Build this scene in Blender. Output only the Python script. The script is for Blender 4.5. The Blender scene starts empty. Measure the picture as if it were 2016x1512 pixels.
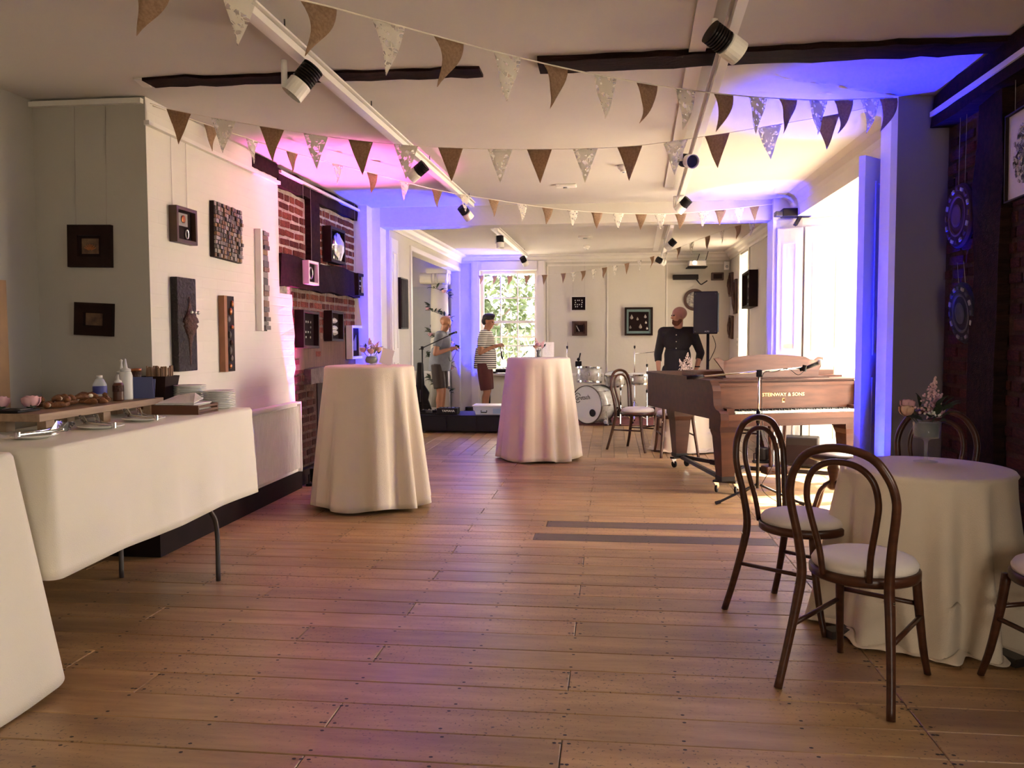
import bpy, bmesh, math, random
from mathutils import Vector, Matrix, Euler
random.seed(7)
S = bpy.context.scene
COL = S.collection
PI = math.pi

# ------------------------------------------------------------------ camera
cam_d = bpy.data.cameras.new('camera'); cam = bpy.data.objects.new('camera', cam_d); COL.objects.link(cam)
cam_d.sensor_width = 36.0; cam_d.lens = 1650.0 / 2016.0 * 36.0; cam_d.clip_start = 0.05; cam_d.clip_end = 300
_p, _y, _r = math.radians(3.2606), math.radians(6.695), 0.0033
_F = Vector((-math.sin(_y)*math.cos(_p), math.cos(_y)*math.cos(_p), -math.sin(_p)))
_R = Vector((math.cos(_y), math.sin(_y), 0)); _U = _R.cross(_F)
_R2 = _R*math.cos(_r) - _U*math.sin(_r); _U2 = _U*math.cos(_r) + _R*math.sin(_r)
cam.matrix_world = Matrix(((_R2.x, _U2.x, -_F.x, 0), (_R2.y, _U2.y, -_F.y, 0), (_R2.z, _U2.z, -_F.z, 1.38), (0, 0, 0, 1)))
S.camera = cam

# ------------------------------------------------------------------ light
S.view_settings.view_transform = 'Standard'; S.view_settings.look = 'None'
S.view_settings.exposure = 1.22; S.view_settings.gamma = 1.0; S.view_settings.use_curve_mapping = False
W = bpy.data.worlds.new('sky'); S.world = W; W.use_nodes = True
bg = W.node_tree.nodes['Background']; bg.inputs['Color'].default_value = (1.0, 0.915, 0.785, 1); bg.inputs['Strength'].default_value = 9.5

def lamp(name, kind, loc, energy, color=(1, 1, 1), aim=None, **kw):
    d = bpy.data.lights.new(name, kind); d.energy = energy; d.color = color
    for k, v in kw.items():
        setattr(d, k, v)
    o = bpy.data.objects.new(name, d); COL.objects.link(o); o.location = loc
    if aim is not None:
        o.rotation_euler = (Vector(aim) - Vector(loc)).to_track_quat('-Z', 'Y').to_euler()
    return o

lamp('sun', 'SUN', (6, 9, 8), 30.0, (1.0, 0.88, 0.70), aim=(6-0.70, 9-0.30, 8-1.25), angle=math.radians(1.5))

def portal(name, loc, aim, sx, sy):
    o = lamp(name, 'AREA', loc, 1.0, aim=aim, shape='RECTANGLE', size=sx, size_y=sy)
    o.data.cycles.is_portal = True
    return o
portal('bay_daylight', (2.66, 7.87, 1.38), (0, 7.87, 1.38), 2.5, 2.7)
portal('back_daylight', (-1.76, 14.8, 1.6), (-1.76, 10, 1.6), 1.1, 1.9)
portal('side_daylight', (2.4, 1.8, 1.8), (0, 1.8, 1.8), 1.1, 1.1)
portal('rear_daylight', (1.2, -2.65, 1.65), (1.2, 3, 1.65), 1.2, 1.4)
portal('hall_added_daylight', (-4.45, 12.6, 1.6), (-2, 12.6, 1.6), 1.4, 0.8)  # portal for the unseen hall window, added to brighten the hall
portal('far_daylight', (2.36, 13.0, 1.5), (0, 13.0, 1.5), 2.3, 0.8)

BLUE = (0.0025, 0.010, 1.0); PINK = (1.0, 0.12, 0.62)

# ------------------------------------------------------------------ helpers
MATS = {}
def mat(name, color, rough=0.6, metal=0.0, vary=0.0, scale=6.0, bump=0.0, bscale=60.0, rand=0.0, color2=None, spec=0.5,
        emit=None, estr=0.0, alpha=1.0, trans=0.0, stretch=(1, 1, 1), coat=0.0, sheen=0.0, coord='Object', detail=6.0, lo=0.35, hi=0.65):
    """procedural material: base colour, optional noise mottling towards color2, per-object variation, bump"""
    if name in MATS:
        return MATS[name]
    m = bpy.data.materials.new(name); m.use_nodes = True; MATS[name] = m
    nt = m.node_tree; N = nt.nodes; L = nt.links; b = N['Principled BSDF']
    b.inputs['Base Color'].default_value = (*color, 1); b.inputs['Roughness'].default_value = rough
    b.inputs['Metallic'].default_value = metal; b.inputs['Specular IOR Level'].default_value = spec
    b.inputs['Alpha'].default_value = alpha; b.inputs['Transmission Weight'].default_value = trans
    b.inputs['Coat Weight'].default_value = coat; b.inputs['Sheen Weight'].default_value = sheen
    m.diffuse_color = (*color, 1)
    if emit:
        b.inputs['Emission Color'].default_value = (*emit, 1); b.inputs['Emission Strength'].default_value = estr
    tc = N.new('ShaderNodeTexCoord'); mp = N.new('ShaderNodeMapping'); L.new(tc.outputs[coord], mp.inputs[0])
    mp.inputs['Scale'].default_value = stretch
    col = None
    if color2 is None and vary > 0:
        color2 = tuple(c*(1-vary) for c in color)
    if color2 is not None:
        nz = N.new('ShaderNodeTexNoise'); nz.inputs['Scale'].default_value = scale; nz.inputs['Detail'].default_value = detail
        L.new(mp.outputs[0], nz.inputs['Vector'])
        rp = N.new('ShaderNodeMapRange'); rp.inputs[1].default_value = lo; rp.inputs[2].default_value = hi
        L.new(nz.outputs[0], rp.inputs[0])
        mx = N.new('ShaderNodeMix'); mx.data_type = 'RGBA'
        mx.inputs[6].default_value = (*color, 1); mx.inputs[7].default_value = (*color2, 1)
        L.new(rp.outputs[0], mx.inputs[0]); col = mx.outputs[2]
    if rand > 0:
        oi = N.new('ShaderNodeObjectInfo'); hs = N.new('ShaderNodeHueSaturation')
        r1 = N.new('ShaderNodeMapRange'); r1.inputs[3].default_value = 1-rand; r1.inputs[4].default_value = 1+rand
        L.new(oi.outputs['Random'], r1.inputs[0]); L.new(r1.outputs[0], hs.inputs['Value'])
        if col: L.new(col, hs.inputs['Color'])
        else: hs.inputs['Color'].default_value = (*color, 1)
        col = hs.outputs[0]
    if col:
        L.new(col, b.inputs['Base Color'])
    if bump > 0:
        n2 = N.new('ShaderNodeTexNoise'); n2.inputs['Scale'].default_value = bscale; n2.inputs['Detail'].default_value = 4
        L.new(mp.outputs[0], n2.inputs['Vector'])
        bp = N.new('ShaderNodeBump'); bp.inputs['Strength'].default_value = bump; bp.inputs['Distance'].default_value = 0.02
        L.new(n2.outputs[0], bp.inputs['Height']); L.new(bp.outputs[0], b.inputs['Normal'])
    return m

class MB:
    """collects shapes into one mesh"""
    def __init__(s): s.v = []; s.f = []; s.m = []
    def add(s, vs, fs, mi=0):
        o = len(s.v); s.v += [tuple(v) for v in vs]; s.f += [tuple(i+o for i in f) for f in fs]; s.m += [mi]*len(fs); return s
    def box(s, c, d, rot=None, mi=0):
        hx, hy, hz = d[0]/2, d[1]/2, d[2]/2
        vs = [Vector((x, y, z)) for x in (-hx, hx) for y in (-hy, hy) for z in (-hz, hz)]
        if rot is not None:
            R = Euler(rot).to_matrix() if not isinstance(rot, Matrix) else rot
            vs = [R @ v for v in vs]
        c = Vector(c)
        return s.add([v+c for v in vs], [(0, 1, 3, 2), (4, 6, 7, 5), (0, 4, 5, 1), (2, 3, 7, 6), (0, 2, 6, 4), (1, 5, 7, 3)], mi)
    def bx(s, x0, x1, y0, y1, z0, z1, mi=0):
        return s.box(((x0+x1)/2, (y0+y1)/2, (z0+z1)/2), (abs(x1-x0), abs(y1-y0), abs(z1-z0)), None, mi)
    def rbox(s, c, d, b=0.01, rot=None, mi=0):
        """box with bevelled vertical and horizontal edges"""
        bm = bmesh.new(); bmesh.ops.create_cube(bm, size=1)
        bmesh.ops.scale(bm, vec=d, verts=bm.verts); bmesh.ops.bevel(bm, geom=bm.edges[:], offset=b, segments=2, affect='EDGES', profile=0.5)
        R = Euler(rot).to_matrix() if rot is not None else Matrix.Identity(3)
        c = Vector(c); bm.verts.index_update()
        s.add([R @ v.co + c for v in bm.verts], [tuple(v.index for v in f.verts) for f in bm.faces], mi); bm.free(); return s
    def tube(s, pts, r, n=8, closed=False, cap=True, mi=0, flat=1.0):
        P = [Vector(p) for p in pts]; k = len(P)
        rs = r if isinstance(r, (list, tuple)) else [r]*k
        up = None; rings = []
        for i in range(k):
            a = P[(i-1) % k] if (closed or i > 0) else P[i]; b = P[(i+1) % k] if (closed or i < k-1) else P[i]
            t = (b-a); t = t.normalized() if t.length > 1e-9 else Vector((0, 0, 1))
            if up is None:
                up = Vector((0, 0, 1)) if abs(t.z) < 0.9 else Vector((1, 0, 0))
            x = up - t*up.dot(t)
            if x.length < 1e-6: x = t.orthogonal()
            x.normalize(); y = t.cross(x); up = x
            rings.append([P[i] + (x*math.cos(2*PI*j/n) + y*math.sin(2*PI*j/n)*flat)*rs[i] for j in range(n)])
        vs = [v for g in rings for v in g]; fs = []
        for i in range(k if closed else k-1):
            q = (i+1) % k
            for j in range(n):
                fs.append((i*n+j, i*n+(j+1) % n, q*n+(j+1) % n, q*n+j))
        if cap and not closed:
            fs.append(tuple(range(n-1, -1, -1))); fs.append(tuple((k-1)*n+j for j in range(n)))
        return s.add(vs, fs, mi)
    def cyl(s, a, b, r, r2=None, n=12, mi=0): return s.tube([a, b], [r, r if r2 is None else r2], n, mi=mi)
    def lathe(s, prof, c=(0, 0, 0), n=24, axis='z', mi=0, rot=None, squash=1.0, ring=False):
        if ring: prof = list(prof) + [prof[0]]
        vs = []; k = len(prof)
        for r, z in prof:
            for j in range(n):
                a = 2*PI*j/n; p = Vector((r*math.cos(a), r*math.sin(a)*squash, z))
                if axis == 'y': p = Vector((p.x, p.z, p.y))
                elif axis == 'x': p = Vector((p.z, p.x, p.y))
                if rot is not None: p = rot @ p
                vs.append(p + Vector(c))
        fs = [(i*n+j, i*n+(j+1) % n, (i+1)*n+(j+1) % n, (i+1)*n+j) for i in range(k-1) for j in range(n)]
        if prof[0][0] > 1e-6 and not ring: fs.append(tuple(range(n-1, -1, -1)))
        if prof[-1][0] > 1e-6 and not ring: fs.append(tuple((k-1)*n+j for j in range(n)))
        return s.add(vs, fs, mi)
    def ball(s, c, r, n=12, mi=0, rot=None):
        rx, ry, rz = r if isinstance(r, (tuple, list)) else (r, r, r)
        m = max(4, n//2+1); vs = []; fs = []
        for i in range(m+1):
            t = PI*i/m
            for j in range(n):
                a = 2*PI*j/n; p = Vector((rx*math.sin(t)*math.cos(a), ry*math.sin(t)*math.sin(a), rz*math.cos(t)))
                if rot is not None: p = rot @ p
                vs.append(p + Vector(c))
        fs = [(i*n+j, (i+1)*n+j, (i+1)*n+(j+1) % n, i*n+(j+1) % n) for i in range(m) for j in range(n)]
        return s.add(vs, fs, mi)
    def prism(s, pts, d, mi=0):
        """polygon pts (3-D, planar) extruded by vector d"""
        P = [Vector(p) for p in pts]; d = Vector(d); k = len(P)
        return s.add(P + [p+d for p in P], [tuple(range(k-1, -1, -1)), tuple(range(k, 2*k))] + [(i, (i+1) % k, k+(i+1) % k, k+i) for i in range(k)], mi)
    def capsule(s, a, b, ra, rb, n=14, mi=0):
        a, b = Vector(a), Vector(b); d = (b-a); L_ = d.length or 1e-6; t = d/L_
        pts = []; rs = []
        for q in range(0, 5):
            an = PI/2*(1-q/4); pts.append(a - t*ra*math.sin(an)); rs.append(max(ra*math.cos(an), 1e-4))
        for q in range(0, 5):
            an = PI/2*q/4; pts.append(b + t*rb*math.sin(an)); rs.append(max(rb*math.cos(an), 1e-4))
        return s.tube(pts, rs, n, mi=mi)
    def mesh(s, name, mats, smooth=False):
        me = bpy.data.meshes.new(name); me.from_pydata(s.v, [], s.f)
        for m in (mats if isinstance(mats, (list, tuple)) else [mats]): me.materials.append(m)
        if any(s.m): me.polygons.foreach_set('material_index', s.m)
        if smooth: me.shade_smooth()
        bm = bmesh.new(); bm.from_mesh(me)
        bmesh.ops.remove_doubles(bm, verts=bm.verts, dist=1e-6)
        bmesh.ops.recalc_face_normals(bm, faces=bm.faces); bm.to_mesh(me); bm.free()
        return me
    def build(s, name, mats, parent=None, smooth=False, **kw):
        return put(name, s.mesh(name, mats, smooth), parent, **kw)

def put(name, me, parent=None, loc=(0, 0, 0), rot=(0, 0, 0), scale=(1, 1, 1)):
    o = bpy.data.objects.new(name, me); COL.objects.link(o)
    o.location = loc; o.rotation_euler = rot; o.scale = scale
    if parent is not None: o.parent = parent
    return o
def thing(name, label, cat, loc=(0, 0, 0), rz=0.0, group=None):
    o = bpy.data.objects.new(name, None); COL.objects.link(o); o.location = loc; o.rotation_euler = (0, 0, rz)
    o.empty_display_size = 0.1
    return tag(o, label, cat, group)
def tag(o, label, cat, group=None, kind=None):
    o['label'] = label
    if cat: o['category'] = cat
    if group: o['group'] = group
    if kind: o['kind'] = kind
    return o
def struct(o): o['kind'] = 'structure'; return o
def stuff(o): o['kind'] = 'stuff'; return o
def copy_tree(o, parent=None):
    c = o.copy(); COL.objects.link(c); c.parent = parent
    for ch in list(o.children): copy_tree(ch, c)
    return c
def curve_pts(ctrl, n=8):
    """Catmull-Rom through control points"""
    P = [Vector(p) for p in ctrl]; P = [P[0]*2-P[1]] + P + [P[-1]*2-P[-2]]; out = []
    for i in range(1, len(P)-2):
        for q in range(n):
            t = q/n; a, b, c, d = P[i-1:i+3]
            out.append(0.5*((2*b) + (c-a)*t + (2*a-5*b+4*c-d)*t*t + (3*b-a-3*c+d)*t**3))
    out.append(P[-2]); return out
def subsurf(o, lv=2):
    m = o.modifiers.new('smooth', 'SUBSURF'); m.levels = lv; m.render_levels = lv; return o
def bevel(o, w=0.005, seg=2):
    m = o.modifiers.new('bevel', 'BEVEL'); m.width = w; m.segments = seg; m.limit_method = 'ANGLE'; return o

def grid_wall(name, org, ud, nd, us, vs, holes, th, m, parent=None):
    """wall slab with rectangular holes, one connected mesh; face at org, thickness along nd"""
    org, ud, nd = Vector(org), Vector(ud), Vector(nd); idx = {}; V = []; Fc = []
    def vid(i, j, w):
        k = (i, j, w)
        if k not in idx:
            idx[k] = len(V); V.append(org + ud*us[i] + Vector((0, 0, vs[j])) + nd*(th*w))
        return idx[k]
    solid = lambda i, j: 0 <= i < len(us)-1 and 0 <= j < len(vs)-1 and (i, j) not in holes
    for i in range(len(us)-1):
        for j in range(len(vs)-1):
            if not solid(i, j): continue
            for w in (0, 1):
                Fc.append((vid(i, j, w), vid(i+1, j, w), vid(i+1, j+1, w), vid(i, j+1, w)))
            for (di, dj, a, b) in ((-1, 0, (i, j), (i, j+1)), (1, 0, (i+1, j), (i+1, j+1)), (0, -1, (i, j), (i+1, j)), (0, 1, (i, j+1), (i+1, j+1))):
                if not solid(i+di, j+dj):
                    Fc.append((vid(*a, 0), vid(*b, 0), vid(*b, 1), vid(*a, 1)))
    mb = MB(); mb.add(V, Fc); o = mb.build(name, m, parent)
    return struct(o) if parent is None else o
# ------------------------------------------------------------------ materials of the room
M_WALL = mat('wall_paint', (0.58, 0.54, 0.47), 0.85, vary=0.06, scale=1.5, bump=0.12, bscale=18, spec=0.2)
M_CEIL = mat('ceiling_paint', (0.60, 0.56, 0.51), 0.9, vary=0.05, scale=1.2, bump=0.1, bscale=9, spec=0.15)
M_PANEL = mat('grey_wall', (0.44, 0.415, 0.36), 0.85, vary=0.05, scale=1.5, bump=0.1, bscale=18, spec=0.2)
M_TAUPE = mat('taupe_front', (0.20, 0.165, 0.15), 0.8, vary=0.06, scale=2, bump=0.1, bscale=18, spec=0.2)
M_TRIM = mat('white_gloss', (0.70, 0.66, 0.59), 0.45, vary=0.03, spec=0.4)
M_TIMBER = mat('dark_oak', (0.013, 0.006, 0.005), 0.85, color2=(0.026, 0.011, 0.008), scale=5, stretch=(1, 6, 6), bump=0.6, bscale=25, spec=0.08)
M_MORTAR = mat('mortar', (0.46, 0.38, 0.32), 0.95, color2=(0.30, 0.23, 0.19), scale=9, bump=0.8, bscale=50, spec=0.1)
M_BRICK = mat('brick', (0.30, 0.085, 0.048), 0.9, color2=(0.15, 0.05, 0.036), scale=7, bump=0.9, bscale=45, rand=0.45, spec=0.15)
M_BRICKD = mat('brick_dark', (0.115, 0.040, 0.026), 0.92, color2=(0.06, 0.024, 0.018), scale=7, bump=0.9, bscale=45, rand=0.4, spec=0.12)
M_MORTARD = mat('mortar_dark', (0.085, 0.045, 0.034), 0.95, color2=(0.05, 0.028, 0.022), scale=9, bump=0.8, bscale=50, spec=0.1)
M_SKIRT = mat('black_skirting', (0.014, 0.007, 0.006), 0.6, vary=0.3, spec=0.12)
M_GREY = mat('grey_door_paint', (0.42, 0.42, 0.40), 0.6, vary=0.05)
M_GLASS = mat('window_glass', (1, 1, 1), 0.0, trans=1.0, spec=0.3); 
def thin_glass(m, fac=0.06):
    nt = m.node_tree; N = nt.nodes; L = nt.links; N.remove(N['Principled BSDF'])
    t = N.new('ShaderNodeBsdfTransparent'); g = N.new('ShaderNodeBsdfGlossy'); g.inputs['Roughness'].default_value = 0.02
    x = N.new('ShaderNodeMixShader'); x.inputs[0].default_value = fac
    L.new(t.outputs[0], x.inputs[1]); L.new(g.outputs[0], x.inputs[2]); L.new(x.outputs[0], N['Material Output'].inputs[0])
thin_glass(M_GLASS)

def painted_brick(name, color):
    """white-painted brickwork: courses only as shallow relief"""
    m = mat(name, color, 0.8, vary=0.05, scale=2.0, spec=0.25); nt = m.node_tree; N = nt.nodes; L = nt.links
    tc = N.new('ShaderNodeTexCoord'); mp = N.new('ShaderNodeMapping'); mp.inputs['Rotation'].default_value = (0, PI/2, PI/2)
    sx = N.new('ShaderNodeSeparateXYZ'); cx = N.new('ShaderNodeCombineXYZ'); L.new(tc.outputs['Object'], sx.inputs[0])
    L.new(sx.outputs['Y'], cx.inputs['X']); L.new(sx.outputs['Z'], cx.inputs['Y'])
    b = N.new('ShaderNodeTexBrick'); b.inputs['Scale'].default_value = 1.0; b.inputs['Brick Width'].default_value = 0.225
    b.inputs['Row Height'].default_value = 0.075; b.inputs['Mortar Size'].default_value = 0.006; b.inputs['Mortar Smooth'].default_value = 1.0
    L.new(cx.outputs[0], b.inputs['Vector'])
    nz = N.new('ShaderNodeTexNoise'); nz.inputs['Scale'].default_value = 7; L.new(tc.outputs['Object'], nz.inputs['Vector'])
    ad = N.new('ShaderNodeMath'); ad.operation = 'SUBTRACT'; L.new(nz.outputs[0], ad.inputs[0]); L.new(b.outputs['Fac'], ad.inputs[1])
    bp = N.new('ShaderNodeBump'); bp.inputs['Strength'].default_value = 0.09; bp.inputs['Distance'].default_value = 0.02
    L.new(ad.outputs[0], bp.inputs['Height']); L.new(bp.outputs[0], N['Principled BSDF'].inputs['Normal'])
    return m
M_PBRICK = painted_brick('painted_brick', (0.66, 0.615, 0.54))

# ------------------------------------------------------------------ floor
def board_material(name, c1, c2, wear, gloss=0.36):
    m = bpy.data.materials.new(name); m.use_nodes = True; nt = m.node_tree; N = nt.nodes; L = nt.links; b = N['Principled BSDF']
    geo = N.new('ShaderNodeNewGeometry'); oi = N.new('ShaderNodeObjectInfo')
    off = N.new('ShaderNodeVectorMath'); off.operation = 'SCALE'; off.inputs[0].default_value = (7.3, 3.1, 0); L.new(oi.outputs['Random'], off.inputs['Scale'])
    ad = N.new('ShaderNodeVectorMath'); ad.operation = 'ADD'; L.new(geo.outputs['Position'], ad.inputs[0]); L.new(off.outputs[0], ad.inputs[1])
    mp = N.new('ShaderNodeMapping'); mp.inputs['Scale'].default_value = (0.8, 5.0, 1); L.new(ad.outputs[0], mp.inputs[0])
    n1 = N.new('ShaderNodeTexNoise'); n1.inputs['Scale'].default_value = 1.6; n1.inputs['Detail'].default_value = 8; n1.inputs['Roughness'].default_value = 0.65; L.new(mp.outputs[0], n1.inputs['Vector'])
    n2 = N.new('ShaderNodeTexNoise'); n2.inputs['Scale'].default_value = 62; n2.inputs['Detail'].default_value = 3; L.new(geo.outputs['Position'], n2.inputs['Vector'])
    n3 = N.new('ShaderNodeTexNoise'); n3.inputs['Scale'].default_value = 1.1; n3.inputs['Detail'].default_value = 5; L.new(ad.outputs[0], n3.inputs['Vector'])
    r1 = N.new('ShaderNodeMapRange'); r1.inputs[1].default_value = 0.34; r1.inputs[2].default_value = 0.62; L.new(n1.outputs[0], r1.inputs[0])
    m1 = N.new('ShaderNodeMix'); m1.data_type = 'RGBA'; m1.inputs[6].default_value = (*c1, 1); m1.inputs[7].default_value = (*c2, 1); L.new(r1.outputs[0], m1.inputs[0])
    # small dark pits and scuffs, more of them in some patches
    r2 = N.new('ShaderNodeMapRange'); r2.inputs[1].default_value = 0.60; r2.inputs[2].default_value = 0.70; L.new(n2.outputs[0], r2.inputs[0])
    r3 = N.new('ShaderNodeMapRange'); r3.inputs[1].default_value = 0.36; r3.inputs[2].default_value = 0.60; L.new(n3.outputs[0], r3.inputs[0])
    mm = N.new('ShaderNodeMath'); mm.operation = 'MULTIPLY'; L.new(r2.outputs[0], mm.inputs[0]); L.new(r3.outputs[0], mm.inputs[1])
    m2 = N.new('ShaderNodeMix'); m2.data_type = 'RGBA'; m2.inputs[7].default_value = (*wear, 1); L.new(mm.outputs[0], m2.inputs[0]); L.new(m1.outputs[2], m2.inputs[6])
    hs = N.new('ShaderNodeHueSaturation'); rr = N.new('ShaderNodeMapRange'); rr.inputs[3].default_value = 0.74; rr.inputs[4].default_value = 1.16
    L.new(oi.outputs['Random'], rr.inputs[0]); L.new(rr.outputs[0], hs.inputs['Value']); L.new(m2.outputs[2], hs.inputs['Color']); L.new(hs.outputs[0], b.inputs['Base Color'])
    ro = N.new('ShaderNodeMapRange'); ro.inputs[3].default_value = gloss-0.08; ro.inputs[4].default_value = gloss+0.16; L.new(n3.outputs[0], ro.inputs[0]); L.new(ro.outputs[0], b.inputs['Roughness'])
    bp = N.new('ShaderNodeBump'); bp.inputs['Strength'].default_value = 0.12; bp.inputs['Distance'].default_value = 0.01; L.new(n1.outputs[0], bp.inputs['Height']); L.new(bp.outputs[0], b.inputs['Normal'])
    b.inputs['Specular IOR Level'].default_value = 0.5
    return m
M_BOARD = board_material('maple_board', (0.44, 0.265, 0.115), (0.27, 0.148, 0.064), (0.05, 0.024, 0.014))
M_BOARDG = board_material('grey_board', (0.115, 0.072, 0.048), (0.085, 0.052, 0.034), (0.03, 0.016, 0.010), 0.45)
M_NAIL = mat('nail_head', (0.012, 0.006, 0.005), 0.6)

floor = struct(MB().bx(-4.6, 3.0, -2.7, 15.0, -0.12, -0.022).build('floor', mat('subfloor', (0.03, 0.016, 0.01), 0.9)))
_bmesh = {}
def board(x0, x1, y0, y1, m, dz=0.0):
    g = 0.0016
    key = (round(x1-x0, 3), round(y1-y0, 3), m.name)
    if key not in _bmesh:
        w, d, h, e = (x1-x0)-2*g, (y1-y0)-2*g, 0.022, 0.003
        mb = MB(); hx, hy = w/2, d/2
        mb.add([(-hx, -hy, -h), (hx, -hy, -h), (hx, hy, -h), (-hx, hy, -h), (-hx, -hy, -e), (hx, -hy, -e), (hx, hy, -e), (-hx, hy, -e),
                (-hx+e, -hy+e, 0), (hx-e, -hy+e, 0), (hx-e, hy-e, 0), (-hx+e, hy-e, 0)],
               [(0, 1, 5, 4), (1, 2, 6, 5), (2, 3, 7, 6), (3, 0, 4, 7), (4, 5, 9, 8), (5, 6, 10, 9), (6, 7, 11, 10), (7, 4, 8, 11), (8, 9, 10, 11)])
        _bmesh[key] = mb.mesh('floor_board', m)
    put('floor_board', _bmesh[key], floor, ((x0+x1)/2, (y0+y1)/2, dz))
rnd = random.Random(3)
JO = [1.1 - 0.42*i for i in range(0, 13)]
nails = MB()
def nail(x, y):
    a = rnd.random()*PI; r = 0.0062
    nails.add([(x + r*math.cos(a+2*PI*k/6)*1.25, y + r*math.sin(a+2*PI*k/6), 0.0008) for k in range(6)], [tuple(range(6))])
row = 0
y = -2.6
while y < 9.5:
    y1 = min(y+0.2, 9.53); row += 1
    yr = round(y, 2)
    cuts = {1.1, -4.05 if y < 4.9 else -2.95, 2.62 if 5.7 < y else 2.3}
    if 5.99 < yr < 6.01: extra = [-0.46]
    elif 5.59 < yr < 5.61: extra = [-0.52]
    else: extra = [JO[k] for k in ([3, 8] if row % 3 == 0 else [5, 10] if row % 3 == 1 else [6])]
    if 5.99 < yr < 6.01 or 5.59 < yr < 5.61: extra.append(JO[7])
    cuts |= {round(e + (rnd.choice((0, 0.42, -0.42)) if len(extra) < 2 else 0), 3) for e in extra}
    cuts = sorted(c for c in cuts)
    for a, b in zip(cuts[:-1], cuts[1:]):
        grey = (5.99 < yr < 6.01 and -0.5 < a < 1.0) or (5.59 < yr < 5.61 and -0.55 < a < 1.0)
        board(a, b, y, y1, M_BOARDG if grey else M_BOARD, rnd.uniform(-0.0015, 0.0))
        if y > 1.0:
            nail(a+0.025, y+0.03); nail(a+0.025, y1-0.03); nail(b-0.025, y+0.03); nail(b-0.025, y1-0.03)
    if y > 1.0:
        for j in JO:
            if j > -2.9:
                nail(j + rnd.uniform(-.012, .012), y+0.03); nail(j + rnd.uniform(-.012, .012), y1-0.03)
    y = y1
x = -4.3
k = 0
while x < 2.0:
    x1 = x + 0.15; k += 1
    c = 11.2 + (k % 3)*0.9
    board(x, x1, 9.53, c, M_BOARD, -0.001); board(x, x1, c, 14.6, M_BOARD, -0.0015)
    x = x1
stuff(nails.build('nail_heads', M_NAIL, floor))

# ------------------------------------------------------------------ ceiling
ceil = struct(MB().bx(-4.1, 2.62, -2.7, 9.6, 2.86, 3.0).build('ceiling', M_CEIL))
ceil2 = struct(MB().bx(-4.5, 2.4, 9.6, 14.9, 2.78, 3.0).build('ceiling_back', M_CEIL))
def rough_beam(name, x0, x1, yc, w, z0, z1, seed, parent, tilt=0.0):
    r = random.Random(seed); n = max(6, int((x1-x0)/0.09)); mb = MB(); V = []; Fc = []
    for i in range(n+1):
        t = i/n; x = x0+(x1-x0)*t; yy = yc + tilt*t
        a = w/2 + r.uniform(-.012, .012) + (0.02 if r.random() < 0.18 else 0); b = w/2 + r.uniform(-.012, .012)
        zz = z0 + r.uniform(-.004, .004)
        V += [(x, yy-a, z1), (x, yy-a, zz), (x, yy+b, zz), (x, yy+b, z1)]
    for i in range(n):
        for k in range(4): Fc.append((4*i+k, 4*i+(k+1) % 4, 4*i+4+(k+1) % 4, 4*i+4+k))
    Fc += [(0, 3, 2, 1), (4*n, 4*n+1, 4*n+2, 4*n+3)]
    return mb.add(V, Fc).build(name, M_TIMBER, parent)
rough_beam('exposed_beam', -2.66, -0.72, 4.66, 0.15, 2.845, 2.9, 1, ceil, 0.05)
rough_beam('exposed_beam', -0.39, 2.06, 4.62, 0.20, 2.83, 2.9, 2, ceil, -0.03)
MB().box((-2.70, 4.67, 2.857), (0.05, 0.16, 0.012), (0, 0, 0.2)).build('plaster_edge', M_TRIM, ceil)

# ------------------------------------------------------------------ left side of the main room
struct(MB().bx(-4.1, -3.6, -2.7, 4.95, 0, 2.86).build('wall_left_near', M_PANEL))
struct(MB().bx(-3.62, -3.55, 4.2, 4.60, 0, 1.72).build('trim_1', mat('pale_wood_post', (0.35, 0.20, 0.10), 0.6, vary=0.2)))
_prof = [(-4.1, 4.95), (-2.85, 4.95), (-2.85, 7.02), (-3.05, 7.02), (-3.05, 5.15), (-4.1, 5.15)]
wl = MB().prism([(x, y, 0) for x, y in _prof], (0, 0, 2.86))
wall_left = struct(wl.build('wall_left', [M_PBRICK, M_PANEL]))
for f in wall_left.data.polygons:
    if abs(f.normal.y) > .9: f.material_index = 1  # faces across the room take a darker grey than the side face
# lower return of the plastered wall, with a ragged lit edge
r = random.Random(5); e = MB(); V = []; n = 24
for i in range(n+1):
    z = 1.76*i/n; d = r.uniform(-.018, .018)
    V += [(-2.95, 7.01, z), (-2.852, 7.01, z), (-2.852 + r.uniform(-.006, .004), 7.34 + d - 0.05*max(0, (z-1.4)), z), (-2.95, 7.34 + d, z)]
Fc = [(4*i+k, 4*i+(k+1) % 4, 4*i+4+(k+1) % 4, 4*i+4+k) for i in range(n) for k in range(4)] + [(0, 3, 2, 1), tuple(4*n+k for k in range(4))]
e.add(V, Fc).build('plaster_return', M_PBRICK, wall_left)
struct(MB().bx(-3.60, -2.86, 4.915, 4.95, 2.815, 2.845).build('trim_2', M_TRIM))
struct(MB().bx(-2.85, -2.815, 4.93, 7.0, 2.685, 2.712).build('trim_3', M_TRIM))
struct(MB().bx(-2.90, -2.815, 7.02, 9.31, 2.79, 2.815).build('trim_4', M_TRIM))
wall_brick = struct(MB().bx(-3.1, -2.90, 7.0, 9.75, 0, 2.86).build('wall_left_brick', M_MORTAR))
_bk = []
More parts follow.
